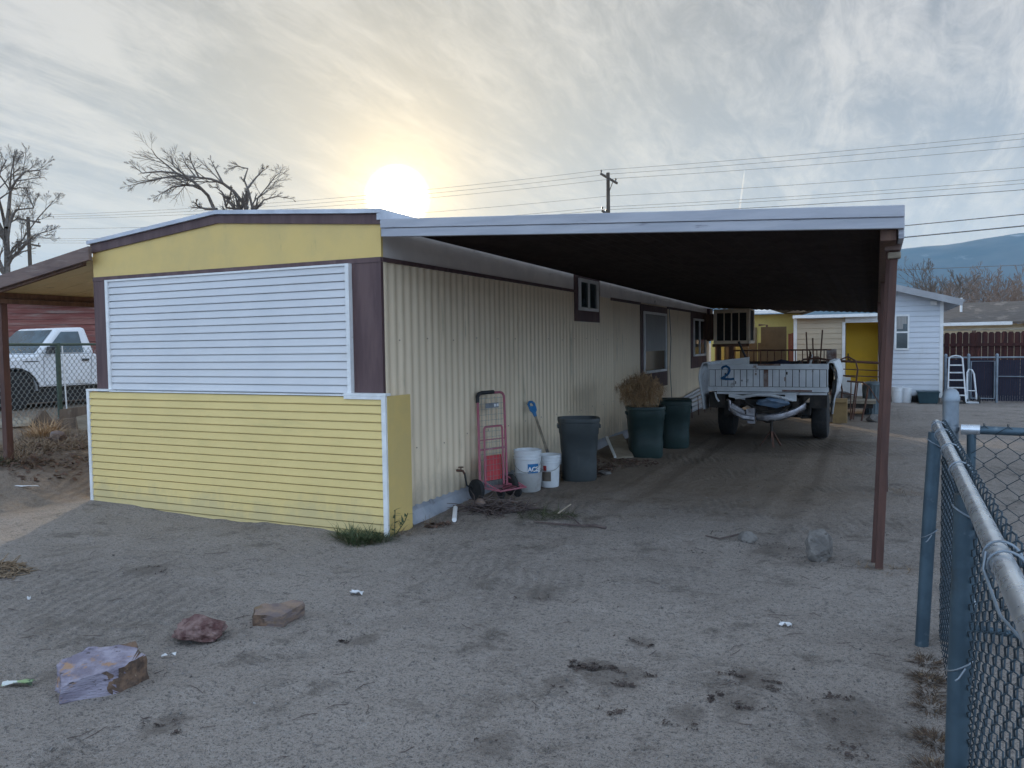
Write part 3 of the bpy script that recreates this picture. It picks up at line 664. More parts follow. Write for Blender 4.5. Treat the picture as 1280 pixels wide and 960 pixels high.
part('lettering', 'white_print', pl_, lambda m: (m.obox(cp(.60, .86, .017), ax*.010, up*.014, nrm*.001), m.obox(cp(.70, .868, .017), ax*.012, up*.007, nrm*.001), m.obox(cp(.70, .852, .017), ax*.012, up*.005, nrm*.001)))
part('red_panel', 'red_plate', cart, lambda m: m.obox(cp(.52, .205, -.012), ax*(wd_*.33), up*.125, nrm*.005), bevel=.006)
def foot(m):
    f = nrm*.02+V((0, 0, 0))
    o_ = V((.20, .03, -.03))
    a, b = cp(.02, .02), cp(.98, .02)
    m.tube([a, a+o_, b+o_, b], .009, 6)
    for k in range(1, 6): p = a+(b-a)*k/6; m.tube([p, p+o_], .003, 4)
    m.tube([cp(.02, .09, .02), a+o_], .006, 6); m.tube([cp(.98, .09, .02), b+o_], .006, 6)
part('toe_rack', 'cart_red', cart, foot)
for p in (BL-ax*.045, BR+ax*.045): wheel(cart, (p.x+.0, p.y, .105+gh(p.x, p.y)), ax, .105, .05, 'hub_grey', .5)
for p in (BL+ax*.12+V((.12, 0, 0)), BR-ax*.02+V((.13, 0, 0))): wheel(cart, (p.x, p.y, .055+gh(p.x, p.y)), ax, .055, .03, 'hub_grey', .5)

# buckets
def bucket(name, label, c, R, h, mat, rib=True):
    c = on(c); t = thing(name, label, 'bucket', c, 0, None)
    r0 = R*.88
    prof = [(0, .004), (r0*.97, .0), (r0, .01)]
    zt = h*.74
    prof += [(r0+(R-r0)*.75, zt)]
    if rib: prof += [(R*1.035, zt+.004), (R*1.035, zt+.012), (R*.985, zt+.016), (R*.99, h*.82), (R*1.035, h*.825), (R*1.035, h*.85), (R*.99, h*.855), (R*.995, h*.91), (R*1.04, h*.915), (R*1.04, h*.94), (R, h*.945)]
    prof += [(R, h*.975), (R*1.045, h*.98), (R*1.045, h), (R*.96, h), (R*.95, h*.97), (r0*.93, .03), (0, .028)]
    part('body', mat, t, lambda m: m.lathe(prof, 32), world=False, smooth=True)
    return t
def patch(parent, name, mat, R, z0, z1, a0, a1, off=.002, R1=None):
    m = MB(); n = 8; R1 = R1 or R
    m.sheet([[((R+(R1-R)*0+off)*math.cos(a0+(a1-a0)*k/n), (R+off)*math.sin(a0+(a1-a0)*k/n), z0) for k in range(n+1)], [((R1+off)*math.cos(a0+(a1-a0)*k/n), (R1+off)*math.sin(a0+(a1-a0)*k/n), z1) for k in range(n+1)]])
    return m.build(name, mat, parent, world=False, smooth=True)
def bail(parent, R, z, a, drop):
    u = V((math.cos(a), math.sin(a), 0)); w_ = V((-u.y, u.x, 0)); pts = []
    for k in range(13):
        t = PI*k/12; pts.append(u*(R*1.06*math.cos(t))+w_*(-R*1.10*math.sin(t)**.6*1.0)+V((0, 0, z-drop*math.sin(t))))
    return part('handle', 'wire_pale', parent, lambda m: m.tube(pts, .0032, 5), world=False)
gb = bucket('bucket', 'grey bucket under the white one with the blue label', (-3.29, 7.42, 0), .15, .20, 'bucket_grey', False)
b1 = bucket('bucket', 'white bucket with a blue label standing in a grey bucket beside the cart', (-3.29, 7.42, 0), .142, .37, 'bucket_white'); b1.location.z += .06
va = math.atan2(0-7.42, 0+3.29)           # angle towards the camera
LA = va+.42
lab = patch(b1, 'label', 'label_blue', .1335, .12, .235, LA-.42, LA+.46, .003, .1385)
def bent_text(parent, body, size, R, z, ac, mat, R1=None):
    cu = bpy.data.curves.new('lettering', 'FONT'); cu.body = body; cu.size = size; cu.align_x = 'CENTER'; cu.align_y = 'CENTER'; cu.space_character = .95; cu.offset = .0022
    tmp = bpy.data.objects.new('lettering', cu); COL.objects.link(tmp)
    dg = bpy.context.evaluated_depsgraph_get(); me = bpy.data.meshes.new_from_object(tmp.evaluated_get(dg)); bpy.data.objects.remove(tmp)
    m = MB(); 
    for vtx in me.vertices:
        a = ac+vtx.co.x/R; rr = R+.0022; m.v.append(V((rr*math.cos(a), rr*math.sin(a), z+vtx.co.y)))
    m.f = [tuple(p.vertices) for p in me.polygons]
    return m.build('lettering', mat, parent, world=False)
bent_text(lab, 'ACE', .066, .1425, .178, LA, 'white_print')
bail(b1, .142, .30, va+1.5, .15)
b2 = bucket('bucket', 'smaller white bucket with a brown label, between the blue-labelled bucket and the shovel', (-3.17, 7.72, 0), .115, .345, 'bucket_white')
va2 = math.atan2(-7.72, 3.17)
patch(b2, 'label', 'label_brown', .1055, .07, .17, va2-.78, va2+.15, .003, .1085); patch(b2, 'label', 'label_red', .108, .175, .235, va2-.62, va2-.28, .003, .110)
bail(b2, .115, .27, va2+1.5, .09)

# shovel with a blue grip
sh = thing('shovel', 'shovel with a blue plastic grip leaning on the wall behind the small white bucket', 'shovel', on((-3.18, 7.86, 0)))
s0 = on(gz(696, 600), .02); s1 = pX(664, 505, -3.60)
sd_ = (s1-s0).normalized()
part('shaft', 'pale_wood', sh, lambda m: m.tube([s0+sd_*.28, s0+sd_*.62, s1-sd_*.14], [.017, .016, .015], 8), smooth=True)
def blade_(m):
    rgt = sd_.cross(V((1, 0, 0))).normalized(); fw = rgt.cross(sd_).normalized(); rows = []
    for k in range(9):
        t = k/8; wv = .095*math.sin(PI*min(1, .14+t*.62))**.6 if t < .99 else .03
        rows.append([s0+sd_*(.30*t)+rgt*(wv*q)+fw*(.02*q*q) for q in (-1, -.5, 0, .5, 1)])
    m.sheet(rows)
    m.tube([s0+sd_*.22, s0+sd_*.36], [.02, .018], 8)
bl = part('blade', 'rock_grey', sh, blade_)
bl.modifiers.new('thick', 'SOLIDIFY').thickness = .004
def grip_(m):
    rgt = V((.35, .9, 0)).normalized()
    a = s1-sd_*.16
    m.tube([a, a+sd_*.05], [.018, .024], 8)
    m.tube([a+sd_*.05-rgt*.0, a+sd_*.08-rgt*.038, a+sd_*.16-rgt*.045, a+sd_*.185-rgt*.02, a+sd_*.185+rgt*.02, a+sd_*.16+rgt*.045, a+sd_*.08+rgt*.038, a+sd_*.05], .016, 8)
    m.obox(a+sd_*.095, rgt*.03, sd_*.035, rgt.cross(sd_)*.012)
part('grip', 'label_blue', sh, grip_, smooth=True)

# wheeled rubbish bins
def bin_(name, label, c, wb, wt, dep, h, mat, rz, group=None):
    c = on(c, -.005); t = thing(name, label, 'bin', c, rz, group)
    def sq(x, y):
        n = 3.6; a = math.atan2(y, x); k = (abs(math.cos(a))**n+abs(math.sin(a))**n)**(-1/n); r = math.hypot(x, y); return (math.cos(a)*r*k, math.sin(a)*r*k*dep)
    R0, R1 = wb/2, wt/2
    def R(z): return R0+(R1-R0)*(z/h)
    prof = [(0, .012), (R0*.93, .0), (R0, .03), (R(h*.3)*.985, h*.30), (R(h*.40)*.95, h*.40), (R(h*.50)*.985, h*.50), (R(h*.74), h*.74), (R(h*.76)*1.03, h*.76), (R(h*.93)*1.03, h*.93), (R(h)*1.05, h*.935), (R(h)*1.07, h*.97), (R(h)*1.055, h), (R(h)*.96, h), (R(h*.9)*.94, h*.9), (R0*.9, .05), (0, .045)]
    part('body', mat, t, lambda m: m.lathe(prof, 40, squash=sq), world=False, smooth=True)
    for s in (-1, 1): part('grip', mat, t, lambda m: m.box(s*R1*1.0-.02, s*R1*1.0+.02, -.09, .09, h*.84, h*.90), world=False, bevel=.006)
    return t
can = bin_('rubbish_bin', 'dark grey square plastic bin with open top, nearest along the wall', (-3.03, 8.26, 0), .385, .445, .95, .70, 'can_grey', .42)
bn1 = bin_('rubbish_bin', 'dark green bin with a dry tumbleweed stuffed in its top', (-2.80, 10.22, 0), .44, .485, .98, .68, 'bin_green', .40, 'green rubbish bins')
for s in (-1, 1): wheel(bn1, (s*.17, .22, .06), (1, 0, 0), .065, .045, 'black_trim', .5, world=False)
bn2 = bin_('rubbish_bin', 'dark green bin standing behind the bin with the tumbleweed', (-2.66, 11.3, 0), .41, .46, .98, .68, 'bin_green', .25, 'green rubbish bins')
def lidm(m): m.box(-.30, .30, -.30, .30, .676, .70)
part('lid', 'bin_green', bn2, lambda m: m.hexa([(-.25, -.25, .682), (.25, -.25, .682), (.25, .25, .69), (-.25, .25, .69), (-.21, -.21, .705), (.21, -.21, .705), (.21, .21, .715), (-.21, .21, .715)]), world=False, bevel=.015)
# tumbleweed in the bin
tw = MB(); random.seed(11); tc = V((-2.86, 10.22, .86))
for k in range(5200):
    d = V((random.gauss(0, 1), random.gauss(0, 1), random.gauss(.1, 1))).normalized()
    r = random.uniform(.1, 1)**.40
    p = tc+V((d.x*.31, d.y*.29, d.z*.235))*r*(1+.30*noise.noise(d*2.3+V((4, 1, 2))))
    dd = (d*.35+V((random.gauss(0, .7), random.gauss(0, .7), random.gauss(-.25, .6)))).normalized()
    if p.z < .63 or (p.z < .70 and math.hypot(p.x-tc.x, p.y-tc.y) > .27): continue
    tw.blade(p-dd*.05, dd, random.uniform(.06, .14), .0062, random.uniform(.2, .9), 2)
for k in range(45):
    d = V((random.gauss(0, 1), random.gauss(0, 1), random.gauss(.3, .9))).normalized(); p = tc+V((d.x*.2, d.y*.2, d.z*.16))
    if p.z > .66: tw.blade(p, (d+V((random.gauss(0, .4), random.gauss(0, .4), random.gauss(0, .4)))).normalized(), random.uniform(.12, .26), .004, random.uniform(0, .8), 3)
tumble = tag(tw.build('tumbleweed', 'straw', smooth='all'), 'dry brown tumbleweed heaped on top of a green bin', 'tumbleweed')

# litter at the foot of the wall
def twigs(name, c, n, L, r, sp, mat, label=None, cat=None, kind=None, z=.01, seed=1, hgt=.08):
    random.seed(seed); m = MB(); c = V(c)
    for k in range(n):
        a = random.uniform(0, 2*PI); q = random.random()**.6
        p = V((c.x+sp[0]*q*math.cos(a), c.y+sp[1]*q*math.sin(a), 0)); p = on(p, z+hgt*(1-q)*random.random())
        d = V((random.gauss(0, 1), random.gauss(0, 1), random.gauss(0, .22))).normalized(); ll = random.uniform(.4, 1)*L
        pts = [p]
        for s in range(3):
            d = (d+V((random.gauss(0, .3), random.gauss(0, .3), random.gauss(-.05, .12)))).normalized(); q2 = pts[-1]+d*ll/3
            q2.z = max(q2.z, gh(q2.x, q2.y)+r); pts.append(q2)
        m.tube(pts, [r, r*.9, r*.7, r*.4], 4, cap=False)
    return tag(m.build(name, mat, smooth='all'), label, cat, None, kind)
vn = twigs('vine_heap', (-3.14, 6.36, 0), 150, .30, .006, (.34, .20), 'vine', 'heap of dead grey-brown vine stems in front of the red cart', 'dead vines', seed=4, hgt=.10)
st = thing('stone', 'small pale stone resting on the dead vines before the cart', 'stone', on((-3.28, 6.32, 0)))
def rock(m, c, s, seed, cuts=9, rough=.10, rz=0.0, sub=3):
    bm = bmesh.new(); bmesh.ops.create_icosphere(bm, subdivisions=sub, radius=1); rnd = random.Random(seed)
    pls = [(V((rnd.gauss(0, 1), rnd.gauss(0, 1), rnd.gauss(0, .8))).normalized(), rnd.uniform(.58, .85)) for _ in range(cuts)]
    R = Matrix.Rotation(rz, 3, 'Z')
    for v in bm.verts:
        p = v.co.copy()
        for n_, d in pls:
            e = p.dot(n_)-d
            if e > 0: p -= n_*e
        p *= 1+rough*noise.fractal(p*2.1+V((seed, 0, 0)), 1, 2, 4)
        v.co = R @ V((p.x*s[0], p.y*s[1], p.z*s[2]))
    bm.verts.index_update(); i = len(m.v); c = V(c)
    m.v += [v.co+c for v in bm.verts]; m.f += [tuple(i+v.index for v in f.verts) for f in bm.faces]; bm.free()
part('stone', 'rock_tan', st, lambda m: rock(m, st.location+V((0, 0, .085)), (.06, .045, .04), 5))
gw = MB(); random.seed(5)
for k in range(260):
    a = random.uniform(0, 2*PI); q = random.random()**.5
    p = on((-2.62+.28*q*math.cos(a), 6.28+.20*q*math.sin(a), 0), .005); gw.blade(p, (random.gauss(.4, 1), random.gauss(.2, 1), .28), random.uniform(.06, .17), .007, .5, 3)
tag(gw.build('pulled_weed', 'weed_green', smooth='all'), 'wilted green weed pulled up and left lying on the dirt', 'weed')
tag(part('branch', 'vine', None, lambda m: (m.tube([on((-2.62, 6.02, 0), .012), on((-2.42, 5.98, 0), .018), on((-2.22, 6.08, 0), .02), on((-2.08, 6.03, 0), .016), on((-1.98, 6.02, 0), .014)], [.006, .009, .011, .014, .012], 6), m.tube([on((-2.22, 6.08, 0), .02), on((-2.34, 6.22, 0), .02), on((-2.46, 6.30, 0), .015)], [.009, .007, .004], 5))), 'bare fallen branch lying on the dirt by the wilted weed', 'branch')
tag(part('pale_stick', 'pale_wood', None, lambda m: m.tube([on((-2.47, 6.2, 0), .05), on((-2.40, 6.33, 0), .10)], [.008, .006], 6)), 'short pale stick standing out of the wilted weed', 'stick')
tag(part('plastic_pipe', 'white_print', None, lambda m: m.tube([on((-3.30, 5.86, 0), .022), on((-3.50, 6.24, 0), .03)], .021, 10), smooth=True), 'short white plastic pipe lying by the corner of the yellow box', 'pipe')
# flakes
def flakes(name, mat, spots, n, size, seed, label=None, cat=None, kind='stuff', flat=.25, z=.004):
    random.seed(seed); m = MB(); tot = sum(s[4] for s in spots)
    for (x, y, rx, ry, wgt) in spots:
        for k in range(int(n*wgt/tot)):
            a = random.uniform(0, 2*PI); q = random.random()**.65
            p = on((x+rx*q*math.cos(a), y+ry*q*math.sin(a), 0), z+random.random()*size*.4)
            u = V((random.gauss(0, 1), random.gauss(0, 1), random.gauss(0, flat))).normalized(); v_ = u.cross(V((random.gauss(0, .3), random.gauss(0, .3), 1))).normalized()
            s = size*random.uniform(.35, 1); s2 = s*random.uniform(.3, .8)
            m.quad(p-u*s, p-v_*s2, p+u*s, p+v_*s2+V((0, 0, s*.3)))
    o = m.build(name, mat); return tag(o, label, cat, None, kind)
flakes('leaf_litter', 'leaf_litter', [(-2.98, 8.75, .20, .5, 3), (-2.8, 9.5, .35, .35, 2), (-3.35, 9.2, .2, .5, 3), (-3.25, 8.7, .25, .3, 1.5), (-3.2, 6.5, .3, .25, 1), (-3.4, 5.75, .12, .1, .6)], 1500, .030, 8)
bd = thing('broken_board', 'broken white-edged board lying on leaves against the first green bin', 'board', on((-3.15, 10.2, 0)))
part('panel', 'pale_wood', bd, lambda m: m.hexa([on((-3.44, 10.55, 0), .16), on((-3.05, 9.72, 0), .012), on((-2.86, 9.86, 0), .012), on((-3.28, 10.75, 0), .22), on((-3.44, 10.55, 0), .18), on((-3.05, 9.72, 0), .032), on((-2.86, 9.86, 0), .032), on((-3.28, 10.75, 0), .24)]))
part('edge', 'white_trim', bd, lambda m: m.beam(on((-3.45, 10.55, 0), .19), on((-3.06, 9.70, 0), .04), .03, .03))
tag(part('flat_stone', 'rock_grey', None, lambda m: rock(m, on((-2.82, 8.55, 0), .02), (.09, .06, .035), 8)), 'flat pale stone on the leaves behind the grey bin', 'stone')
# a stack of loose siding strips leaning against the wall further back
def strips(m):
    for k in range(5):
        z = .05+k*.085; x = XR+.10-k*.012
        m.obox((x, 16.1+.3*k, z+.04), (0, 1.75-.12*k, .02*k), (.016, 0, 0), (.02, 0, .036))
tag(part('siding_strips', 'white_siding', None, strips), 'white siding strips leaning on the foot of the wall behind the bins', 'siding')
fe = thing('wire_border', 'low dark wire garden border stuck before the siding strips', 'garden border', on((-3.30, 15.6, 0)))
for k in range(7): part('stake', 'rust', fe, lambda m: m.tube([on((-3.36+.01*k, 14.5+.6*k, 0), -.03), on((-3.38+.01*k, 14.5+.6*k, 0), .40)], .010, 5))

# ------------------------------------------------------------------ derelict pickup bed under the carport
tb = thing('truck_bed', 'derelict chalky white pickup bed on two tyres, tailgate towards the yard', 'truck bed', (-1.51, 12.25, 0))
def TB(fn): return fn
gate = MB()
gate.box(-.84, .875, 0, .035, .765, 1.17)
gate.box(-.85, .885, -.022, 0, 1.095, 1.175); gate.box(-.85, .885, -.022, 0, .76, .83)
n = 18
for k in range(n): x = -.83+k*(1.685/n); gate.box(x+.0045, x+1.685/n-.0045, -.016, -.0005, .836, 1.089)
tg = gate.build('tailgate', 'bed_white', tb, world=False, bevel=.004); tg['label'] = 'ribbed tailgate with a blue 2 sprayed on it'
part('groove_shade', 'undercarriage', tg, lambda m: m.box(-.83, .86, -.0042, -.0012, .8315, 1.0935), world=False)  # thin dark sheet added to paint shade into the grooves between ribs
def two(m):
    pts = [(-.64, 1.105), (-.615, 1.135), (-.57, 1.145), (-.53, 1.12), (-.52, 1.075), (-.54, 1.03), (-.59, .985), (-.645, .957), (-.58, .948), (-.51, .945), (-.455, .952)]
    y = -.0255
    for a, b in zip(pts, pts[1:]):
        a = V((a[0], y, a[1])); b = V((b[0], y, b[1])); m.beam(a-(b-a).normalized()*.008, b+(b-a).normalized()*.008, .0008+random.random()*.0004, .034, (0, 0, 1)) if False else m.obox((a+b)/2, (b-a)/2*1.2, (b-a).normalized().cross(V((0, 1, 0)))*.0165, (0, .0008+random.random()*.0006, 0))
part('painted_number', 'blue_paint', tg, two, world=False)
random.seed(19)
for k in range(9):
    x = random.uniform(-.75, .8); z = random.uniform(.86, 1.06)
    part('rust_patch', 'bed_rust' if k % 2 else 'undercarriage', tg, lambda m: m.box(x, x+random.uniform(.008, .03), -.0185, -.0163, z, z+random.uniform(.01, .07)), world=False)
def rst(m):
    m.box(-.02, .045, -.0262, -.0225, .83, 1.09); m.box(-.11, .22, -.0262, -.0225, 1.15, 1.177)
    m.box(.24, .66, -.0262, -.0225, .765, .79)
part('rust_patch', 'bed_rust', tg, rst, world=False)
def side(s, drop=0):
    m = MB(); ys = [0.02, .06, .25, .34, .45, .60, .78, .95, 1.08, 1.2, 1.4, 1.8, 2.2, 2.5]
    rows = []
    for y in ys:
        lowz = .60
        d = abs(y-.78)
        if d < .47: lowz = .60+ .30*math.sqrt(max(0, 1-(d/.47)**2))
        if y < .3: lowz = .44+.1*y if s > 0 else .47
        xs = [(.86, 1.165), (.90, 1.20), (.955, 1.19), (1.0, 1.08), (1.015, .98), (1.0, max(.86, lowz+.02)), (.975, max(.72, lowz+.01)), (.94, lowz)]
        xs = [((x+.03*(1-min(1, y/.2)) if y < .2 else x), z) for x, z in xs]
        rows.append([(s*(x-.045 if s < 0 else x-.03)+(.0 if s < 0 else 0), y, z) for x, z in xs])
    m.sheet(rows)
    o = m.build('bed_side', 'bed_white', tb, world=False, smooth=True); md = o.modifiers.new('thick', 'SOLIDIFY'); md.thickness = .02; md.offset = 0
    e = MB(); e.box(s*.84 if s < 0 else .865, s*.80 if s < 0 else .93, .0, .05, .62, 1.18) if False else None
    return o
side(1)['label'] = 'right bed side bulging outwards'
side(-1)['label'] = 'left bed side hanging low'
part('edge_strip', 'black_trim', tb, lambda m: m.tube([(.905, .0, 1.15), (.965, -.005, 1.05), (.985, -.005, .93), (.975, -.005, .78), (.925, -.002, .60)], .012, 5), world=False)
part('bed_floor', 'undercarriage', tb, lambda m: (m.box(-.84, .84, .04, 2.5, .70, .74), m.box(-.84, .84, 2.46, 2.5, .74, 1.16)), world=False)
def chassis(m):
    for s in (-1, 1): m.box(s*.42-.04, s*.42+.04, .08, 2.9, .52, .66)
    for y in (.12, 1.3, 2.4): m.box(-.38, .38, y, y+.07, .55, .63)
    m.tube([(-.78, .78, .36), (.78, .78, .36)], .05, 10); m.lathe([(0, -.14), (.12, -.1), (.16, 0), (.12, .1), (0, .14)], 14, axle_mat((-.05, .78, .37), (0, 1, 0)))
    for s in (-1, 1): m.box(s*.5-.035, s*.5+.035, .1, 1.5, .44, .50)
    m.box(.30, .62, .2, .5, .40, .56)
    m.box(-.62, -.40, .10, .42, .38, .60); m.tube([(-.3, .05, .60), (-.1, .12, .46), (.2, .1, .44), (.36, .15, .58)], .03, 6); m.tube([(.2, .3, .6), (.5, .25, .36), (.62, .6, .34)], .022, 6)
    m.box(-.22, .02, .1, .4, .40, .54); m.obox((.1, .25, .50), (.12, 0, .04), (0, .1, 0), (-.02, 0, .06)); m.box(-.84, -.60, .05, .09, .50, .72); m.box(.62, .86, .05, .09, .52, .72)
part('chassis', 'undercarriage', tb, chassis, world=False)
part('cross_member', 'bed_white', tb, lambda m: (m.box(-.72, .86, .02, .06, .715, .752), m.box(.28, .44, .0, .05, .62, .714), m.obox((-.42, .03, .68), (.12, 0, -.02), (0, .02, 0), (0, 0, .03))), world=False, bevel=.004)
def bump(m):
    def flat(pts, h, t):
        rows = []
        for x, y, z in pts: rows.append([(x, y+.02, z+h), (x, y-.012, z+h*.7), (x, y-.022, z), (x, y-.012, z-h*.7), (x, y+.02, z-h)])
        m.sheet(rows)
    flat([(-.12, -.10, .385), (.05, -.12, .375), (.2, -.115, .395), (.33, -.09, .43), (.45, -.05, .48), (.55, .0, .545), (.575, .03, .57)], .058, .02)
o = part('bumper', 'chrome', tb, bump, world=False, smooth=True); o['label'] = 'bent chrome bumper hanging down'
md = o.modifiers.new('thick', 'SOLIDIFY'); md.thickness = .008
def twist(m):
    m.tube([(-.56, -.02, .63), (-.52, -.05, .62), (-.50, -.06, .50), (-.40, -.09, .42), (-.30, -.1, .38), (-.14, -.1, .36)], [.018, .018, .03, .045, .05, .05], 7)
    m.obox((-.40, -.05, .47), (.10, 0, -.06), (0, .03, 0), (.03, 0, .05)); m.obox((-.20, -.08, .44), (.06, 0, .01), (0, .04, 0), (0, 0, .07))
    m.obox((-.19, -.09, .33), (.055, 0, .0), (0, .03, 0), (0, 0, .045))
part('bent_bracket', 'chrome', tb, twist, world=False)
part('bent_bar', 'bed_white', tb, lambda m: m.tube([(-.44, .0, .655), (-.3, -.02, .68), (-.12, -.03, .715), (.08, -.03, .71), (.26, -.02, .67), (.4, .0, .63)], [.02, .026, .026, .024, .022, .018], 7), world=False, smooth=True)
def tarp(m): rock(m, (.10, .06, .61), (.24, .10, .085), 21, 8, .35)
part('crumpled_sheet', 'blue_tarp', tb, tarp, world=False, smooth=True)
part('strap', 'bed_white', tb, lambda m: m.tube([(-.74, -.01, .74), (-.72, -.02, .66), (-.68, -.02, .60)], .014, 6), world=False)
for s in (-1, 1): wheel(tb, (s*.70+.03, .78, .355), (s, 0, 0), .355, .235, 'undercarriage', .56, world=False)
js = thing('jack_stand', 'small rusty three-legged jack stand below the bent bumper', 'jack stand', (-1.36, 11.75, gh(-1.36, 11.75)))
part('stem', 'undercarriage', js, lambda m: m.tube([(0, 0, .16), (0, 0, .37)], .022, 8), world=False)
part('saddle', 'undercarriage', js, lambda m: m.box(-.04, .04, -.03, .03, .37, .385), world=False)
for k in range(3):
    a = -1.3+k*2.09; part('leg', 'rust', js, lambda m: m.beam((.02*math.cos(a), .02*math.sin(a), .22), (.17*math.cos(a), .17*math.sin(a), .0), .03, .012), world=False)
# things inside the bed
rk = thing('bed_rack', 'rusty barred rail standing in the old truck bed', 'rack', (-1.51, 14.3, .74))
part('rail', 'rust', rk, lambda m: (m.tube([(-.80, 0, .62), (.82, 0, .62)], .014, 6), m.tube([(-.80, 0, .04), (.82, 0, .04)], .012, 6)), world=False)
for k in range(15): part('bar', 'rust', rk, lambda m: m.tube([(-.79+k*.115, 0, -.002), (-.79+k*.115, 0, .62)], .0085, 5), world=False)
part('end_plate', 'bed_rust', rk, lambda m: m.box(.74, .90, -.01, .02, .40, .63), world=False)
bag = thing('duffel_bag', 'dark blue bag lying in the old truck bed behind the tailgate', 'bag', (-1.4, 13.3, .74))
part('body', 'label_blue', bag, lambda m: rock(m, (0, 0, .23), (.30, .2, .25), 31, 3, .12), world=False, smooth=True).data.materials[0] = M('navy_canvas', (.012, .014, .03), (.02, .022, .045), rough=.9)
part('strap', 'black_trim', bag, lambda m: m.tube([(.1, -.1, .40), (.3, -.12, .46), (.36, -.1, .36), (.34, -.08, .22)], .012, 5), world=False)
jk = thing('scrap_bundle', 'bundle of rusty rods and pale sticks standing in the truck bed', 'scrap', (-1.0, 13.7, .74))
for k, (x0, x1, z, mt) in enumerate([(0, -.05, .92, 'rust'), (.08, .05, .82, 'rust'), (.14, .2, .95, 'rust'), (-.08, .05, .55, 'white_trim'), (.02, .02, .6, 'rust'), (.1, .12, .5, 'old_wood')]):
    part('rod', mt, jk, lambda m: m.tube([(x0, 0, .0), ((x0+x1)/2, .03, z*.5), (x1, .05, z)], .012 if mt == 'rust' else .022, 5), world=False)
part('block', 'old_wood', jk, lambda m: m.box(-.02, .14, .1, .2, .0, .52), world=False)
hp = thing('hooped_pipe', 'arched rusty pipe hoop standing in the truck bed near its right corner', 'pipe', (-.95, 13.2, .74))
part('hoop', 'rust', hp, lambda m: m.tube([(-.22, 0, 0), (-.2, 0, .36), (-.1, .02, .48), (.12, .02, .50), (.3, 0, .46)], .016, 6), world=False, smooth=True)
db = thing('pry_bar', 'black iron bar leaning out of the truck bed towards the cooler', 'bar', (-1.8, 13.4, .74))
part('bar', 'black_trim', db, lambda m: m.tube([(0.06, 0, .0), (-.28, .0, .78)], .02, 6), world=False)
lr = thing('white_sheet', 'white panel strip sticking up at the left edge of the truck bed', 'panel', (-2.0, 13.2, .74))
part('sheet', 'white_trim', lr, lambda m: m.hexa([(-.38, 0, .0), (.12, 0, .0), (.12, .03, .0), (-.38, .03, .0), (-.38, 0, .462), (.12, 0, .525), (.12, .03, .525), (-.38, .03, .462)]), world=False)

# ------------------------------------------------------------------ white house at the back
HY, HX0, HX1 = 21.3, .10, 1.43
house = thing('white_house', 'white lap-sided house with a yellow porch wall behind the carport', 'house', (0, HY, 0))
def hroof(x): return 3.06-.288*(x+.6) if x > -.6 else 3.06+.30*(x+.6)
def gable(m):
    n = 20
    z = .16; h = .127
    while z < 2.95:
        zb = z+h
        # the run of each board stops at the slope of the roof
        x1 = HX1-.06
        if zb > 2.45: x1 = min(x1, -.6+(3.06-.06-zb)/.288)
        if x1 > HX0+.02: m.siding((HX0, HY, 0), (x1, HY, 0), z, zb, 1, (0, -1, 0), .014)
        z = zb
    m.prism([(HX0, .15), (HX1-.06, .15), (HX1-.06, hroof(HX1)-.05), (HX0, hroof(HX0)-.05)], (0, HY+.004, 0), (1, 0, 0), (0, 0, 1), (0, .1, 0))
    m.box(HX1-.12, HX1-.002, HY+.104, HY+9, .15, hroof(HX1)-.06)
part('siding_wall', 'house_white', house, gable)
part('corner_board', 'white_trim', house, lambda m: (m.box(HX1-.06, HX1+.012, HY-.022, HY+.05, .12, hroof(HX1)-.06), m.box(HX0-.06, HX0, HY-.022, HY+.05, .12, 2.2)))
part('footing', 'rock_grey', house, lambda m: m.box(HX0-.1, HX1-.04, HY+.04, HY+.2, -.1, .15))
part('dark_base_strip', 'undercarriage', house, lambda m: m.box(HX0+.1, HX1-.15, HY+.028, HY+.039, .0, .149))  # solid dark strip below the siding, in front of the footing
def hr(m):
    for a, b in (((-.6, 0), (1.80, 0)), ((-.6, 0), (-2.7, 0))):
        xa, xb = a[0], b[0]
        m.hexa([(xa, HY-.42, hroof(xa)-.02), (xb, HY-.42, hroof(xb)-.02), (xb, HY+9.3, hroof(xb)-.02), (xa, HY+9.3, hroof(xa)-.02), (xa, HY-.42, hroof(xa)+.07), (xb, HY-.42, hroof(xb)+.07), (xb, HY+9.3, hroof(xb)+.07), (xa, HY+9.3, hroof(xa)+.07)])
rf = part('roof', 'shingle', house, hr)
part('barge_board', 'soffit', rf, lambda m: (m.beam((-.6, HY-.445, hroof(-.6)-.01), (1.81, HY-.445, hroof(1.81)-.01), .03, .15), m.hexa([(HX1+.012, HY-.40, hroof(HX1)-.06), (1.79, HY-.40, hroof(1.79)-.06), (1.79, HY+9, hroof(1.79)-.06), (HX1+.012, HY+9, hroof(HX1)-.06), (HX1+.012, HY-.40, hroof(HX1)-.03), (1.79, HY-.40, hroof(1.79)-.03), (1.79, HY+9, hroof(1.79)-.03), (HX1+.012, HY+9, hroof(HX1)-.03)])))
part('eave_box', 'white_trim', house, lambda m: m.box(1.16, 1.30, HY-.06, HY-.02, 2.33, 2.43))
wn = part('window', 'white_trim', house, lambda m: (m.box(.40, .72, HY-.035, HY+.01, 2.085, 2.13), m.box(.40, .72, HY-.035, HY+.01, 1.27, 1.31), m.box(.40, .44, HY-.035, HY+.01, 1.31, 2.085), m.box(.68, .72, HY-.035, HY+.01, 1.31, 2.085), m.box(.44, .68, HY-.03, HY+.01, 1.68, 1.72)))
part('pane', 'glass_dark', wn, lambda m: (m.box(.44, .68, HY-.02, HY-.016, 1.72, 2.085), m.box(.44, .68, HY-.018, HY-.0165, 1.31, 1.68)))
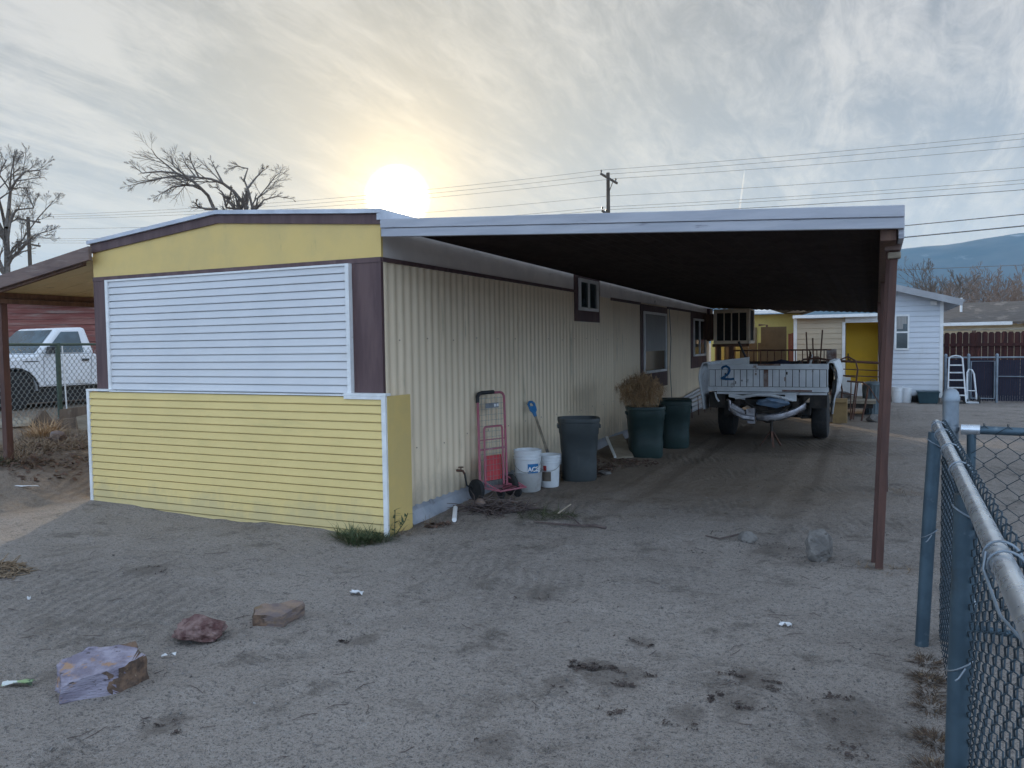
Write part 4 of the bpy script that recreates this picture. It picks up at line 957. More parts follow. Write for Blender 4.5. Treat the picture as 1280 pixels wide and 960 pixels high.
part('sash_reflection', 'curtain', wn, lambda m: (m.box(.45, .58, HY-.0225, HY-.0205, 1.78, 2.08), m.box(.58, .66, HY-.0225, HY-.0205, 1.9, 2.08)))  # pale panels paint a beige reflection on the upper sash
# cream wing and recessed yellow porch wall
part('porch_wall', 'house_yellow', house, lambda m: m.box(-.80, HX0-.06, HY+.9, HY+1.0, 0, 2.2))
part('porch_latch', 'rust', house, lambda m: (m.box(-.68, -.65, HY+.86, HY+.898, .95, 1.18), m.tube([(-.66, HY+.87, 1.02), (-.60, HY+.82, 1.02)], .012, 5)))
part('cream_wall', 'house_cream', house, lambda m: (m.siding((-1.86, HY, 0), (-.78, HY, 0), .1, 2.09, 15, (0, -1, 0), .014), m.box(-1.86, -.72, HY+.003, HY+1.2, .0, 2.09)))
part('porch_trim', 'white_trim', house, lambda m: (m.box(-1.93, -1.85, HY-.02, HY+.06, 0, 2.13), m.box(-.78, -.71, HY-.03, HY+.0, 0, 1.98), m.box(-1.93, HX0-.061, HY-.3, HY-.05, 2.095, 2.17), m.box(-.71, HX0-.061, HY-.05, HY+.9, 2.0, 2.10), m.box(-.71, HX0-.061, HY-.03, HY-.005, 1.96, 2.095)))
part('porch_deck', 'pale_wood', house, lambda m: m.box(-.71, HX0-.061, HY-.2, HY+.9, .0, .14))

# yellow outbuilding seen between the cooler and the house
gb_ = thing('outbuilding', 'low yellow outbuilding with a white roof edge beyond the truck bed', 'outbuilding', (-4.5, 27, 0))
part('wall', 'garage_yellow', gb_, lambda m: m.box(-5.1, -2.3, 27, 30, 0, 2.42))
part('door', 'door_brown', gb_, lambda m: (m.box(-4.4, -3.6, 26.94, 26.998, 0, 2.0)))
part('roof', 'white_trim', gb_, lambda m: m.hexa([(-5.3, 26.5, 2.43), (-2.2, 26.5, 2.43), (-2.2, 30.4, 2.62), (-5.3, 30.4, 2.62), (-5.3, 26.5, 2.53), (-2.2, 26.5, 2.53), (-2.2, 30.4, 2.72), (-5.3, 30.4, 2.72)]))
part('post', 'rust', gb_, lambda m: m.tube([(-3.15, 25.9, 0), (-3.15, 25.9, 2.05), (-3.4, 25.9, 2.05)], .035, 6))
rb = thing('red_fence', 'red board fence showing in the gap beside the cream wall', 'fence', (-2.6, 25, 0))
part('boards', 'brick_red', rb, lambda m: [m.box(-2.42+.085*k, -2.42+.085*k+.078, 25, 25.03, 0, 1.75+.02*(k % 2)) for k in range(5)])
part('rail', 'brick_red', rb, lambda m: m.box(-2.42, -1.97, 25.031, 25.07, 1.3, 1.39))
bf = thing('plank_screen', 'brown and yellow plank screen under the cooler at the far end of the home', 'screen', (-3.0, 20.2, 0))
part('planks', 'door_brown', bf, lambda m: [m.box(-3.72+.21*k, -3.72+.21*k+.19, 20.2, 20.23, 0, 1.46+.015*((k*7) % 3)) for k in range(6)])
part('door_panel', 'door_brown', bf, lambda m: m.box(-2.60, -2.00, 20.22, 20.26, 0, 1.88))
part('pale_planks', 'garage_yellow', bf, lambda m: [m.box(-3.72+x, -3.72+x+.12, 20.16, 20.198, 0, 1.42) for x in (.12, .52)])

# rusty pipe frames and odds and ends beside the truck bed
def loopf(name, label, c, rz, pts, bars, group=None):
    t = thing(name, label, 'pipe frame', c, rz, group)
    part('hoop', 'rust', t, lambda m: m.tube(pts, .017, 7), world=False, smooth=True)
    for a, b in bars: part('crossbar', 'rust', t, lambda m: m.tube([a, b], .011, 5), world=False)
    return t
loopf('pipe_frame', 'tall rusty pipe frame with long side rails beside the truck bed', (-.42, 16.4, gh(-.42, 16.4)), .25,
      [(-.22, 0, 0), (-.18, 0, .55), (-.26, 0, 1.0), (-.22, 0, 1.14), (-.08, 0, 1.20), (.06, 0, 1.12), (.10, 0, .95), (.02, -.05, .3), (-.02, -.08, 0)], [((-.24, 0, .84), (.10, 0, .8)), ((-.2, 0, .5), (.05, -.02, .46)), ((-.18, 0, .2), (0, -.06, .2))], 'rusty pipe frames')
loopf('pipe_frame', 'lower rusty pipe frame with a slanted leg, in front of the metal bin', (-.18, 16.0, gh(-.18, 16)), -.1,
      [(-.32, 0, .74), (-.05, 0, .72), (.05, 0, .64), (.0, -.02, .3), (-.06, -.04, 0)], [((.05, 0, .66), (.27, 0, .28)), ((-.25, 0, .73), (-.26, 0, .0)), ((-.13, 0, .73), (-.2, -.02, .02))], 'rusty pipe frames')
lrail = thing('long_railing', 'long rusty railing before the yellow porch wall', 'railing', (-.3, 19.3, 0))
part('top_rail', 'rust', lrail, lambda m: m.tube([(-.95, 19.3, 1.06), (-.55, 19.3, 1.04), (.12, 19.3, 1.0)], .03, 6))
for z in (.86, .72, .5): part('wire', 'rust', lrail, lambda m: m.tube([(-.95, 19.3, z+.02), (.12, 19.3, z-.03)], .012, 5))
for x in (-.95, .1): part('leg', 'rust', lrail, lambda m: m.tube([(x, 19.3, -.05), (x, 19.3, 1.04)], .025, 6))
tr = thing('flat_trailer', 'low flat trailer bed with a pale end panel under the rusty frames', 'trailer', (-.35, 17.3, 0))
part('deck', 'pale_wood', tr, lambda m: m.box(-.95, .0, 16.9, 18.6, .26, .32))
part('end_panel', 'white_trim', tr, lambda m: (m.box(-.80, -.50, 18.4, 18.43, .321, .72), m.box(-.48, -.02, 18.4, 18.43, .321, .62)))
part('frame_rail', 'undercarriage', tr, lambda m: m.box(-.9, -.05, 16.95, 18.55, .17, .259))
for s in (-.93, .0): wheel(tr, (s-.03 if s < 0 else s+.03, 17.9, .2), (1, 0, 0), .2, .1, 'hub_grey', .55)
tag(part('enamel_bowl', 'rock_grey', None, lambda m: m.lathe([(0, 0), (.10, .01), (.17, .08), (.18, .09), (.165, .085), (.09, .02), (0, .015)], 20, Matrix.Translation((-.62, 17.1, .322)) @ Matrix.Rotation(.5, 4, 'X')), smooth=True), 'pale metal bowl on the flat trailer', 'bowl')
cb = thing('cardboard_box', 'brown cardboard box standing on the dirt right of the truck tyre', 'box', (-.60, 15.6, 0))
part('carton', 'cardboard', cb, lambda m: m.box(-.72, -.48, 15.5, 15.8, -.01, .44))
part('flap', 'cardboard', cb, lambda m: m.hexa([(-.72, 15.46, .38), (-.48, 15.46, .38), (-.48, 15.5, .441), (-.72, 15.5, .441), (-.72, 15.455, .385), (-.48, 15.455, .385), (-.48, 15.5, .447), (-.72, 15.5, .447)]))
mc = thing('metal_bin', 'dark ribbed galvanised bin with a lid before the yellow porch', 'bin', (-.06, 17.7, gh(-.06, 17.7)))
def ribbed(m):
    rows = []; seg = 72
    for z, r in ((0, .165), (.04, .17), (.3, .185), (.56, .2), (.60, .205)):
        row = []
        for k in range(seg+1):
            a = 2*PI*k/seg; rr = r+(.007*math.sin(a*18) if .03 < z < .58 else .004); row.append((rr*math.cos(a), rr*math.sin(a), z))
        rows.append(row)
    m.sheet(rows)
part('body', 'galv_can', mc, ribbed, world=False, smooth=True)
ld = part('lid', 'galv_can', mc, lambda m: m.lathe([(.21, .585), (.215, .60), (.21, .63), (.12, .665), (0, .672)], 30), world=False, smooth=True)
part('handle', 'galv_can', ld, lambda m: m.tube([(-.05, 0, .665), (-.04, 0, .70), (.04, 0, .70), (.05, 0, .665)], .008, 5), world=False)
tag(part('rubble_lump', 'rock_grey', None, lambda m: rock(m, on((-.02, 15.9, 0), .06), (.16, .12, .10), 14)), 'grey lump of concrete on the dirt behind the front posts', 'stone')
for x, y, r, h, lb in ((.46, 21.05, .13, .38, 'white bucket left of the pair by the white house wall'), (.66, 21.1, .125, .36, 'white bucket right of the pair by the white house wall')):
    bucket('bucket', lb, (x, y, 0), r, h, 'bucket_white')
tt = thing('storage_tote', 'dark teal plastic tub on the ground at the white house corner', 'tub', (1.12, 21.0, 0))
part('tub', 'tote_teal', tt, lambda m: (m.hexa([(.93, 20.86, 0), (1.31, 20.86, 0), (1.31, 21.2, 0), (.93, 21.2, 0), (.89, 20.82, .26), (1.35, 20.82, .26), (1.35, 21.24, .26), (.89, 21.24, .26)])), bevel=.01)
part('rim', 'tote_teal', tt, lambda m: m.box(.875, 1.365, 20.805, 21.255, .262, .285), bevel=.006)
# tall wooden fence
wf = thing('wooden_fence', 'tall dark red wooden fence with dog-eared boards behind the white house', 'fence', (5, 24, 0))
def pickets(m):
    random.seed(9); x = 1.50
    while x < 13:
        h = 1.70+random.uniform(-.015, .015); w_ = .138
        m.prism([(0, .02), (w_, .02), (w_, h-.045), (w_-.035, h), (.035, h), (0, h-.045)], (x, 24+random.uniform(-.004, .004), 0), (1, 0, 0), (0, 0, 1), (0, .018, 0)); x += .146
part('boards', 'fence_red', wf, pickets)
part('rail', 'fence_red', wf, lambda m: m.box(1.5, 13, 23.955, 23.99, 1.32, 1.40))
part('lattice_cap', 'pale_wood', wf, lambda m: m.box(1.5, 13, 24.03, 24.06, 1.74, 1.79))
for x in (2.3, 4.9, 7.4, 9.9): part('post', 'brown_wood', wf, lambda m: m.box(x, x+.09, 24.03, 24.12, -.05, 1.739))
# chain-link fence with navy slats
def chain(m, p0, p1, z0, z1, W, r, seg=4, dep=.006, wob=0.0):
    """woven chain-link: zigzag wires hooked into one another between p0 and p1"""
    p0 = V(p0); p1 = V(p1); L = (p1-p0).length; u = (p1-p0)/L; nn = u.cross(V((0, 0, 1))); hw = W/2; n = int(L/hw); nz = int((z1-z0)/hw)
    for k in range(n):
        pts = []
        for j in range(nz+1):
            side_ = (j+k) % 2
            s = (k+.06+(1+.0)*side_*.0+side_*.94+(.06 if side_ else -.06)*1.4)*hw
            z = z0+j*hw
            o = dep*(1 if side_ else -1)
            bul = wob*math.sin(PI*(z-z0)/(z1-z0))*math.sin(PI*s/L*3)
            q = p0+u*s+nn*(o+bul)+V((0, 0, 0)); 
            pts.append(V((q.x, q.y, z-hw*.10))); q2 = p0+u*s+nn*(-o*.2+bul); pts.append(V((q2.x, q2.y, z+hw*.10)))
        m.tube(pts, r, seg, cap=False)
sf = thing('slatted_chain_link_fence', 'chain-link fence filled with navy slats before the wooden fence', 'fence', (4, 21.6, 0))
def slats(m):
    random.seed(2); x = 1.52
    while x < 9: m.box(x, x+.042, 21.60, 21.605, .04, 1.02+random.uniform(-.02, .01)); x += .048
part('slats', 'slat_navy', sf, slats)
part('mesh', 'slat_navy', sf, lambda m: chain(m, (1.5, 21.585, 0), (9, 21.585, 0), .03, 1.08, .10, .0035, 3))
for x in (1.52, 2.0, 2.58, 4.2, 6.2): 
    pp = part('post', 'galv_mid', sf, lambda m: m.tube([(x, 21.55, -.05), (x, 21.55, 1.12)], .032, 10), smooth=True)
    part('cap', 'galv_mid', pp, lambda m: m.lathe([(.036, 1.11), (.036, 1.13), (.02, 1.16), (0, 1.165)], 10, Matrix.Translation((x, 21.55, 0))))
part('top_rail', 'galv_mid', sf, lambda m: (m.tube([(1.52, 21.57, 1.07), (9, 21.57, 1.07)], .02, 8)))
part('gate_frame', 'galv_mid', sf, lambda m: (m.tube([(2.05, 21.53, .1), (2.05, 21.53, .98), (2.53, 21.53, .98), (2.53, 21.53, .1), (2.05, 21.53, .1)], .018, 7)))
part('mid_rail', 'galv_mid', sf, lambda m: (m.tube([(2.6, 21.57, .62), (9, 21.57, .60)], .014, 6)))
# ladder, hand truck
la = thing('step_ladder', 'white step ladder leaning on the slatted chain-link fence', 'ladder', (1.72, 21.25, 0))
def lp(s, t): return V((1.72+s*(.19-.05*t), 21.0+.42*t, .02+1.03*t))
for s in (-1, 1): part('rail', 'ladder_white', la, lambda m: m.beam(lp(s, 0), lp(s, 1), .05, .03, (1, 0, 0)))
for k in range(1, 6): part('rung', 'ladder_white', la, lambda m: m.beam(lp(-1, k*.17), lp(1, k*.17), .05, .03))
part('top_hoop', 'ladder_white', la, lambda m: m.tube([lp(-1, 1), lp(-.7, 1.05), lp(0, 1.07), lp(.7, 1.05), lp(1, 1)], .018, 6))
part('foot', 'black_trim', la, lambda m: m.box(1.50, 1.94, 20.97, 21.03, 0, .05))
ht = thing('hand_truck', 'pale hand truck standing against the gate post of the slatted fence', 'hand truck', (2.02, 21.2, 0))
part('frame', 'ladder_white', ht, lambda m: m.tube([(1.93, 21.1, .1), (1.95, 21.3, .72), (1.99, 21.32, .80), (2.05, 21.32, .78), (2.09, 21.3, .68), (2.13, 21.1, .1)], .02, 7), smooth=True)
part('toe_plate', 'ladder_white', ht, lambda m: m.box(1.9, 2.16, 20.9, 21.1, .02, .05))
part('crossbar', 'ladder_white', ht, lambda m: (m.tube([(1.94, 21.15, .3), (2.12, 21.15, .3)], .014, 6)))
for x in (1.88, 2.18): wheel(ht, (x, 21.12, .09), (1, 0, 0), .09, .05, 'hub_grey', .5)
for x, lb in ((1.50, 'white foot block left of the step ladder'), ):
    tag(part('foam_block', 'white_trim', None, lambda m: m.box(x-.05, x+.05, 20.8, 20.95, 0, .2), bevel=.015), lb, 'block')
# neighbours' roof and sunlit building beyond the fence
nh = thing('brown_roofed_house', 'low house with a brown roof, branch shadows painted in as mottling, beyond the wooden fence', 'house', (6, 34, 0))
part('roof', 'shingle', nh, lambda m: m.hexa([(1.6, 33.0, 2.10), (7.6, 33.0, 2.02), (7.6, 37, 2.95), (1.6, 37, 2.95), (1.6, 33.0, 2.16), (7.6, 33.0, 2.08), (7.6, 37.1, 3.01), (1.6, 37.1, 3.01)]))
part('wall', 'bright_wall', nh, lambda m: m.box(2.0, 7.3, 33.5, 36.8, 0, 2.05))
part('fascia', 'white_trim', nh, lambda m: m.box(1.6, 4.4, 32.96, 32.998, 2.01, 2.13))
part('flue', 'white_trim', nh, lambda m: m.box(2.93, 3.01, 35.0, 35.08, 2.4, 3.12))
bh = thing('pale_house', 'pale sunlit house corner at the far right beyond the wooden fence', 'house', (9, 31, 0))
part('wall', 'bright_wall', bh, lambda m: m.box(5.55, 12, 31, 36, 0, 2.35))
part('roof', 'white_trim', bh, lambda m: m.box(5.35, 12.3, 30.7, 36.3, 2.351, 2.46))
part('pillar', 'brick_red', bh, lambda m: m.box(5.5, 5.66, 30.85, 30.99, 0, 2.35))

# ------------------------------------------------------------------ near chain-link fence and gate on the right
nf = thing('chain_link_fence', 'near galvanised chain-link fence with a round top rail along the right edge', 'fence', (.24, 2.8, 0))
def railx(y): return .213+(y-1.45)*.0205
part('top_rail', 'galv', nf, lambda m: m.tube([(railx(.6), .6, 1.083), (railx(1.5), 1.5, 1.08), (railx(2.9), 2.9, 1.08), (railx(4.42), 4.42, 1.082)], .0215, 16), smooth=True)
part('rail_plug', 'black_trim', nf, lambda m: m.tube([(railx(4.405), 4.405, 1.082), (railx(4.425), 4.425, 1.082)], .017, 12))
nfp = []
for (bx, by, tx, ty) in ((.205, 4.26, .262, 4.28), (.213, 2.56, .238, 2.57), (.19, 1.0, .21, 1.0)):
    pp = part('post', 'galv_dull', nf, lambda m: m.tube([(bx, by, -.2), (bx+(tx-bx)*.6, by+(ty-by)*.6, .62), (tx, ty, 1.055)], .031, 18), smooth=True)
    for z, sgn in ((.56, 1), (1.0, -1)):
        cxx, cyy = bx+(tx-bx)*(z+.2)/1.25, by+(ty-by)*(z+.2)/1.25
        def tie(m):
            pts = [(cxx+.034*math.cos(t), cyy+.034*math.sin(t), z+sgn*.022*math.cos(t)) for t in [2*PI*k/20 for k in range(21)]]
            m.tube(pts, .0028, 6)
            if sgn > 0: m.tube([(cxx+.01, cyy-.034, z), (cxx-.008, cyy-.050, z-.026), (cxx-.016, cyy-.048, z-.034)], .0028, 6)
        part('wire_tie', 'galv_mid', pp, tie, smooth=True)
def mesh_x(y): return railx(y)+.030
part('mesh', 'wire', nf, lambda m: chain(m, (mesh_x(.6)-.0, .6, 0), (mesh_x(4.44), 4.44, 0), .015, 1.13, .078, .0021, 6, .009, .016), smooth='all')
for y in (1.66, 1.74, 2.85, 3.35, 3.9, 4.25):
    def rt(m):
        pts = [(railx(y)+.006+.031*math.cos(t), y+.03*math.sin(t*.5), 1.078+.030*math.sin(t)) for t in [2*PI*k/18 for k in range(19)]]
        m.tube(pts, .0026, 6)
        if y == 1.74: m.tube([(railx(y)-.024, y, 1.09), (railx(y)-.03, y-.02, 1.06), (railx(y)-.012, y-.1, 1.0), (railx(y)+.02, y-.16, .97)], .003, 6)
    part('rail_tie', 'galv_mid', nf, rt, smooth=True)
dp = thing('gate_post', 'domed steel gate post at the end of the near chain-link fence', 'post', (.335, 4.43, 0))
part('shaft', 'galv_mid', dp, lambda m: m.tube([(.335, 4.43, -.2), (.337, 4.43, 1.21)], .0365, 20), smooth=True)
part('cap', 'galv_mid', dp, lambda m: m.lathe([(.040, 1.195), (.041, 1.215), (.037, 1.225), (.034, 1.24), (.022, 1.255), (0, 1.261)], 20, Matrix.Translation((.337, 4.43, 0))), smooth=True)
part('band', 'galv_mid', dp, lambda m: [m.lathe([(.039, z-.012), (.041, z-.01), (.041, z+.01), (.039, z+.012)], 18, Matrix.Translation((.336, 4.43, 0))) for z in (1.06, .25)])
gt = thing('chain_link_gate', 'chain-link gate leaf with a blue-grey rail hanging from the domed post', 'gate', (.42, 4.38, 0))
gA = V((.425, 4.40, 0)); gB = V((1.75, 4.16, 0)); gu = (gB-gA).normalized()
part('frame', 'galv_dull', gt, lambda m: m.tube([gA+V((0, 0, 1.06)), gB+V((0, 0, 1.06)), gB+V((0, 0, .08)), gA+V((0, 0, .08)), gA+V((0, 0, 1.06))], .021, 12), smooth=True)
part('hinge', 'galv', gt, lambda m: [m.tube([gA+V((-.045, .0, z)), gA+V((.035, -.01, z))], .026, 12) for z in (1.06, .2)], smooth=True)
part('mesh', 'wire', gt, lambda m: chain(m, gA+V((0, -.02, 0)), gB+V((0, -.02, 0)), .06, 1.125, .098, .0020, 6, .005), smooth='all')

# dry weeds at the foot of the near fence
def clump(name, spots, mat, L, wd, seed, up=.6, label=None, cat=None, kind=None):
    random.seed(seed); m = MB()
    for (x, y, r, n) in spots:
        for k in range(n):
            a = random.uniform(0, 2*PI); q = r*random.random()**.6; p = on((x+q*math.cos(a), y+q*math.sin(a), 0), -.004)
            m.blade(p, (math.cos(a)+random.gauss(0, .5), math.sin(a)+random.gauss(0, .5), random.uniform(up*.3, up*1.6)), random.uniform(.35, 1)*L, wd, random.uniform(.2, 1.3), 3)
    return tag(m.build(name, mat, smooth='all'), label, cat, None, kind)
clump('dry_weeds', [(.225, 4.02, .05, 190), (.22, 3.82, .055, 260), (.215, 3.55, .05, 120), (.21, 3.25, .06, 260), (.20, 3.02, .055, 190), (.20, 2.7, .05, 120), (.215, 3.68, .05, 100), (.20, 2.85, .04, 90)], 'weed_brown', .085, .0045, 6, .5, None, None, 'stuff')
clump('dry_weeds', [(.10, 5.62, .12, 110), (-.05, 5.62, .08, 60), (.14, 8.6, .2, 160), (.3, 8.55, .14, 80)], 'straw_dark', .09, .005, 16, .3, None, None, 'stuff')
clump('grass_tuft', [(-3.74, 5.18, .12, 420), (-3.88, 5.16, .10, 260), (-3.62, 5.22, .09, 120), (-4.0, 5.2, .06, 60), (-3.72, 5.08, .10, 90)], 'grass', .19, .0065, 8, .75, 'tuft of green grass at the corner of the yellow skirting box', 'grass')
clump('dry_weeds', [(-3.76, 5.14, .15, 90), (-3.95, 5.2, .1, 50), (-3.55, 5.4, .08, 50), (-3.5, 5.75, .06, 40)], 'straw_dark', .15, .005, 61, .5, None, None, 'stuff')
lw = thing('leafy_weed', 'single upright leafy weed against the yellow side panel', 'weed', on((-3.56, 5.36, 0)))
part('stem', 'weed_green', lw, lambda m: (m.tube([on((-3.57, 5.34, 0)), on((-3.56, 5.34, 0), .22)], .004, 5), m.tube([on((-3.57, 5.34, 0)), on((-3.49, 5.37, 0), .12), on((-3.45, 5.36, 0), .20)], .004, 5)))
def leaves(m):
    random.seed(12)
    for (x, y, z) in [(-3.57, 5.34, .05+.02*k) for k in range(9)]+[(-3.52+.01*k, 5.36, .08+.018*k) for k in range(7)]:
        m.blade(on((x, y, 0), z), (random.gauss(0, 1), random.gauss(0, 1), .5), .07, .026, .5, 3)
part('leaves', 'grass', lw, leaves)

# ------------------------------------------------------------------ stones and scraps on the yard
def stone(name, label, mat, c, s, seed, rz=0, cuts=10, rough=.08, sink=.25, tilt=0):
    p = on(c); t = tag(part(name, mat, None, lambda m: rock(m, p+V((0, 0, s[2]*(1-sink))), s, seed, cuts, rough, rz, 4)), label, 'stone'); return t
def slab(name, label, mat, base, h, top_in, seed, end=None, end_dir=None, band=None):
    """angular broken block: base polygon on the ground and a shifted, rougher top"""
    c = sum((V(p) for p in base), V((0, 0, 0)))/len(base)
    bm = bmesh.new(); vb = [bm.verts.new(on(p, -.02)) for p in base]; vt = [bm.verts.new(on(V(p)+(c-V(p))*top_in[k][0], top_in[k][1])) for k, p in enumerate(base)]
    bm.faces.new(vb); bm.faces.new(vt); n = len(base)
    for k in range(n): bm.faces.new((vb[k], vb[(k+1) % n], vt[(k+1) % n], vt[k]))
    bmesh.ops.recalc_face_normals(bm, faces=bm.faces)
    bmesh.ops.subdivide_edges(bm, edges=bm.edges, cuts=9, use_grid_fill=True)
    bmesh.ops.triangulate(bm, faces=bm.faces)
    for v in bm.verts:
        q = v.co*9+V((seed, 0, 0)); v.co += V((noise.noise(q), noise.noise(q+V((9, 0, 0))), noise.noise(V((q.x, q.y, q.z*3))+V((0, 9, 0)))))*.020
        q = v.co*26; v.co += V((noise.noise(q), noise.noise(q+V((5, 0, 0))), noise.noise(q+V((0, 5, 0)))))*.010
    me = bpy.data.meshes.new(name); bm.to_mesh(me); bm.free(); me.materials.append(T[mat])
    if end:
        me.materials.append(T[end]); ed = V(end_dir).normalized()
        for p in me.polygons:
            e_ = (p.center-c).dot(ed)+.012*noise.noise(p.center*30)
            if (p.normal.dot(ed) > .55 and e_ > .085) or (band and band[0] < p.center.z+.01*noise.noise(p.center*25) and p.normal.z > .4 and (p.center-c).dot(V(band[1]).normalized()) > band[2]): p.material_index = 1
    me.polygons.foreach_set('use_smooth', [True]*len(me.polygons)); me.set_sharp_from_angle(angle=math.radians(30))
    o = bpy.data.objects.new(name, me); COL.objects.link(o); return tag(o, label, 'stone')
slab('stone', 'large lavender banded stone slab, nearest to the camera', 'rock_lav', [gz(76, 880), gz(150, 866), gz(186, 848), gz(172, 824, .04), gz(108, 822, .06), gz(66, 845, .04)], .1, [(.03, .075), (.02, .10), (.05, .115), (.12, .125), (.16, .125), (.08, .09)], 3, 'rock_brown', (.9, .35, .1), (.06, (-.2, 1, 0), .105))
stone('stone', 'dark red rugged stone, middle one of the row', 'rock_red', gz(252, 795), (.165, .10, .075), 17, .45, 12, .20, .42)
slab('stone', 'tan grey flat-topped stone farthest along the row', 'rock_tan', [gz(318, 781), gz(352, 783), gz(380, 768), gz(372, 762, .02), gz(330, 766, .02), gz(314, 774)], .07, [(.02, .06), (.02, .065), (.05, .085), (.1, .085), (.12, .08), (.06, .065)], 8, 'rock_brown', (-.35, -.93, 0))
stone('stone', 'pale grey triangular stone near the carport post', 'rock_grey', gz(1024, 701), (.10, .09, .115), 23, .3, 6, .12, .12)
stone('stone', 'half-buried grey stone left of the triangular one', 'rock_grey', gz(934, 675), (.075, .06, .055), 29, .2, 6, .1, .5)
tag(part('rusty_wire', 'vine', None, lambda m: m.tube([on(gz(882, 671), .008), on(gz(900, 674), .012), on(gz(925, 671), .014)], [.005, .007, .006], 5)), 'rusty twig beside the half-buried stone', 'twig')
def scrap(name, label, mat, c, s, rz, seed):
    random.seed(seed); rows = []; c = on(c, .006); R = Matrix.Rotation(rz, 3, 'Z')
    for a in range(5):
        rows.append([c+R @ V(((a/4-.5)*s[0], (b_/4-.5)*s[1], random.uniform(0, .022))) for b_ in range(5)])
    m = MB(); m.sheet(rows); return tag(m.build(name, mat, smooth=True), label, 'litter')
scrap('litter_wrapper', 'crumpled green and white wrapper left of the lavender stone', 'wrapper', gz(24, 856), (.13, .05), .5, 1)
scrap('litter_paper', 'small crumpled white paper right of the tan stone', 'paper', gz(446, 742), (.075, .055), .4, 2)
scrap('litter_paper', 'small white card lying on the dirt near the fence', 'paper', gz(982, 782), (.062, .035), -.1, 3)
scrap('litter_paper', 'thin white strip between the lavender and red stones', 'paper', gz(211, 821), (.07, .018), .5, 4)
scrap('litter_paper', 'tiny white shred left of the dead-leaf pile', 'paper', gz(36, 752), (.02, .012), .3, 5)
scrap('litter_paper', 'thin pale strip on the dirt at the far left', 'paper', gz(28, 604, .16), (.35, .03), .35, 6)
twigs('twig_heap', gz(-4, 716), 260, .10, .0045, (.26, .15), 'straw_dark', 'heap of brown twigs and leaves at the left edge of the yard', 'twigs', seed=14, hgt=.07)
dk = [(gz(x, y).x, gz(x, y).y, rx, ry, w_) for x, y, rx, ry, w_ in [(770, 845, .13, .07, 3), (735, 835, .10, .05, 1.2), (720, 828, .06, .04, .8), (792, 800, .07, .03, .8), (700, 866, .05, .03, .3), (768, 888, .06, .03, .5), (182, 714, .12, .12, .9), (955, 852, .10, .06, 1.2), (930, 880, .11, .06, 1.2), (915, 840, .08, .04, .6), (860, 905, .07, .04, .4), (672, 750, .10, .06, .5), (450, 800, .09, .05, .5), (200, 908, .09, .05, .5), (600, 930, .06, .03, .3), (1060, 905, .16, .16, 1.6), (870, 690, .05, .04, .3), (960, 680, .2, .1, .6), (760, 730, .05, .03, .2), (380, 760, .03, .02, .2), (890, 668, .1, .1, .3)]]
random.seed(77); dk2 = []
for (x, y, rx, ry, w_) in dk:
    for k in range(5):
        a = random.uniform(0, 6.28); q = random.random()**.5*1.5
        dk2.append((x+rx*q*math.cos(a), y+ry*q*math.sin(a), rx*random.uniform(.12, .55), ry*random.uniform(.15, .7), w_*random.uniform(.05, .5)))
flakes('bark_litter', 'dark_debris', dk2, 1150, .010, 21)
flakes('bark_litter', 'dark_debris', dk2, 110, .024, 22, flat=.1)
for sx_, sy_ in ((-3.14, 2.36), (-3.14, 2.92), (-3.03, 3.33), (-.34, 5.6), (-.88, 6.05)):
    flakes('bark_litter', 'dark_debris', [(sx_, sy_, .24, .2, 1)], 70, .008, int(100+sy_*10))
# grit
def grit():
    random.seed(33); m = MB()
    tet = [V((1, 0, -.5)), V((-.5, .87, -.5)), V((-.5, -.87, -.5)), V((0, 0, .8))]
    n = 0
    while n < 15000:
        x = random.uniform(-6.5, 1.2); y = random.uniform(1.25, 9)
        if x < XR and y > 5.2: continue
        d2 = x*x+y*y
        if random.random() > 5.0/d2: continue
        s = random.choice((.0022, .0028, .0035, .0045, .003))*(random.uniform(1.5, 3.2) if random.random() < .05 else 1); p = on((x, y, 0), s*.3)
        R = Matrix.Rotation(random.uniform(0, 6.28), 3, V((random.gauss(0, 1), random.gauss(0, 1), random.gauss(0, 1))).normalized())
        i = len(m.v); m.v += [p+R @ (q*s*random.uniform(.7, 1.3)) for q in tet]; m.f += [(i, i+1, i+3), (i+1, i+2, i+3), (i+2, i, i+3), (i, i+2, i+1)]; n += 1
    tag(m.build('gravel', 'pebble'), kind='stuff')
grit()
def strays():
    random.seed(44); m = MB()
    for k in range(240):
        x = random.uniform(-5.5, .2); y = random.uniform(1.5, 7.5)
        if x < XR and y > 5.1: continue
        p = on((x, y, 0), .003); a = random.uniform(0, 6.28); L = random.uniform(.03, .11); d = V((math.cos(a), math.sin(a), 0))
        m.tube([p, on(p+d*L*.5+V((random.gauss(0, .008), random.gauss(0, .008), 0)), .005), on(p+d*L, .003)], [.0014, .0016, .001], 4, cap=False)
    tag(m.build('twig_litter', 'vine'), kind='stuff')
strays()

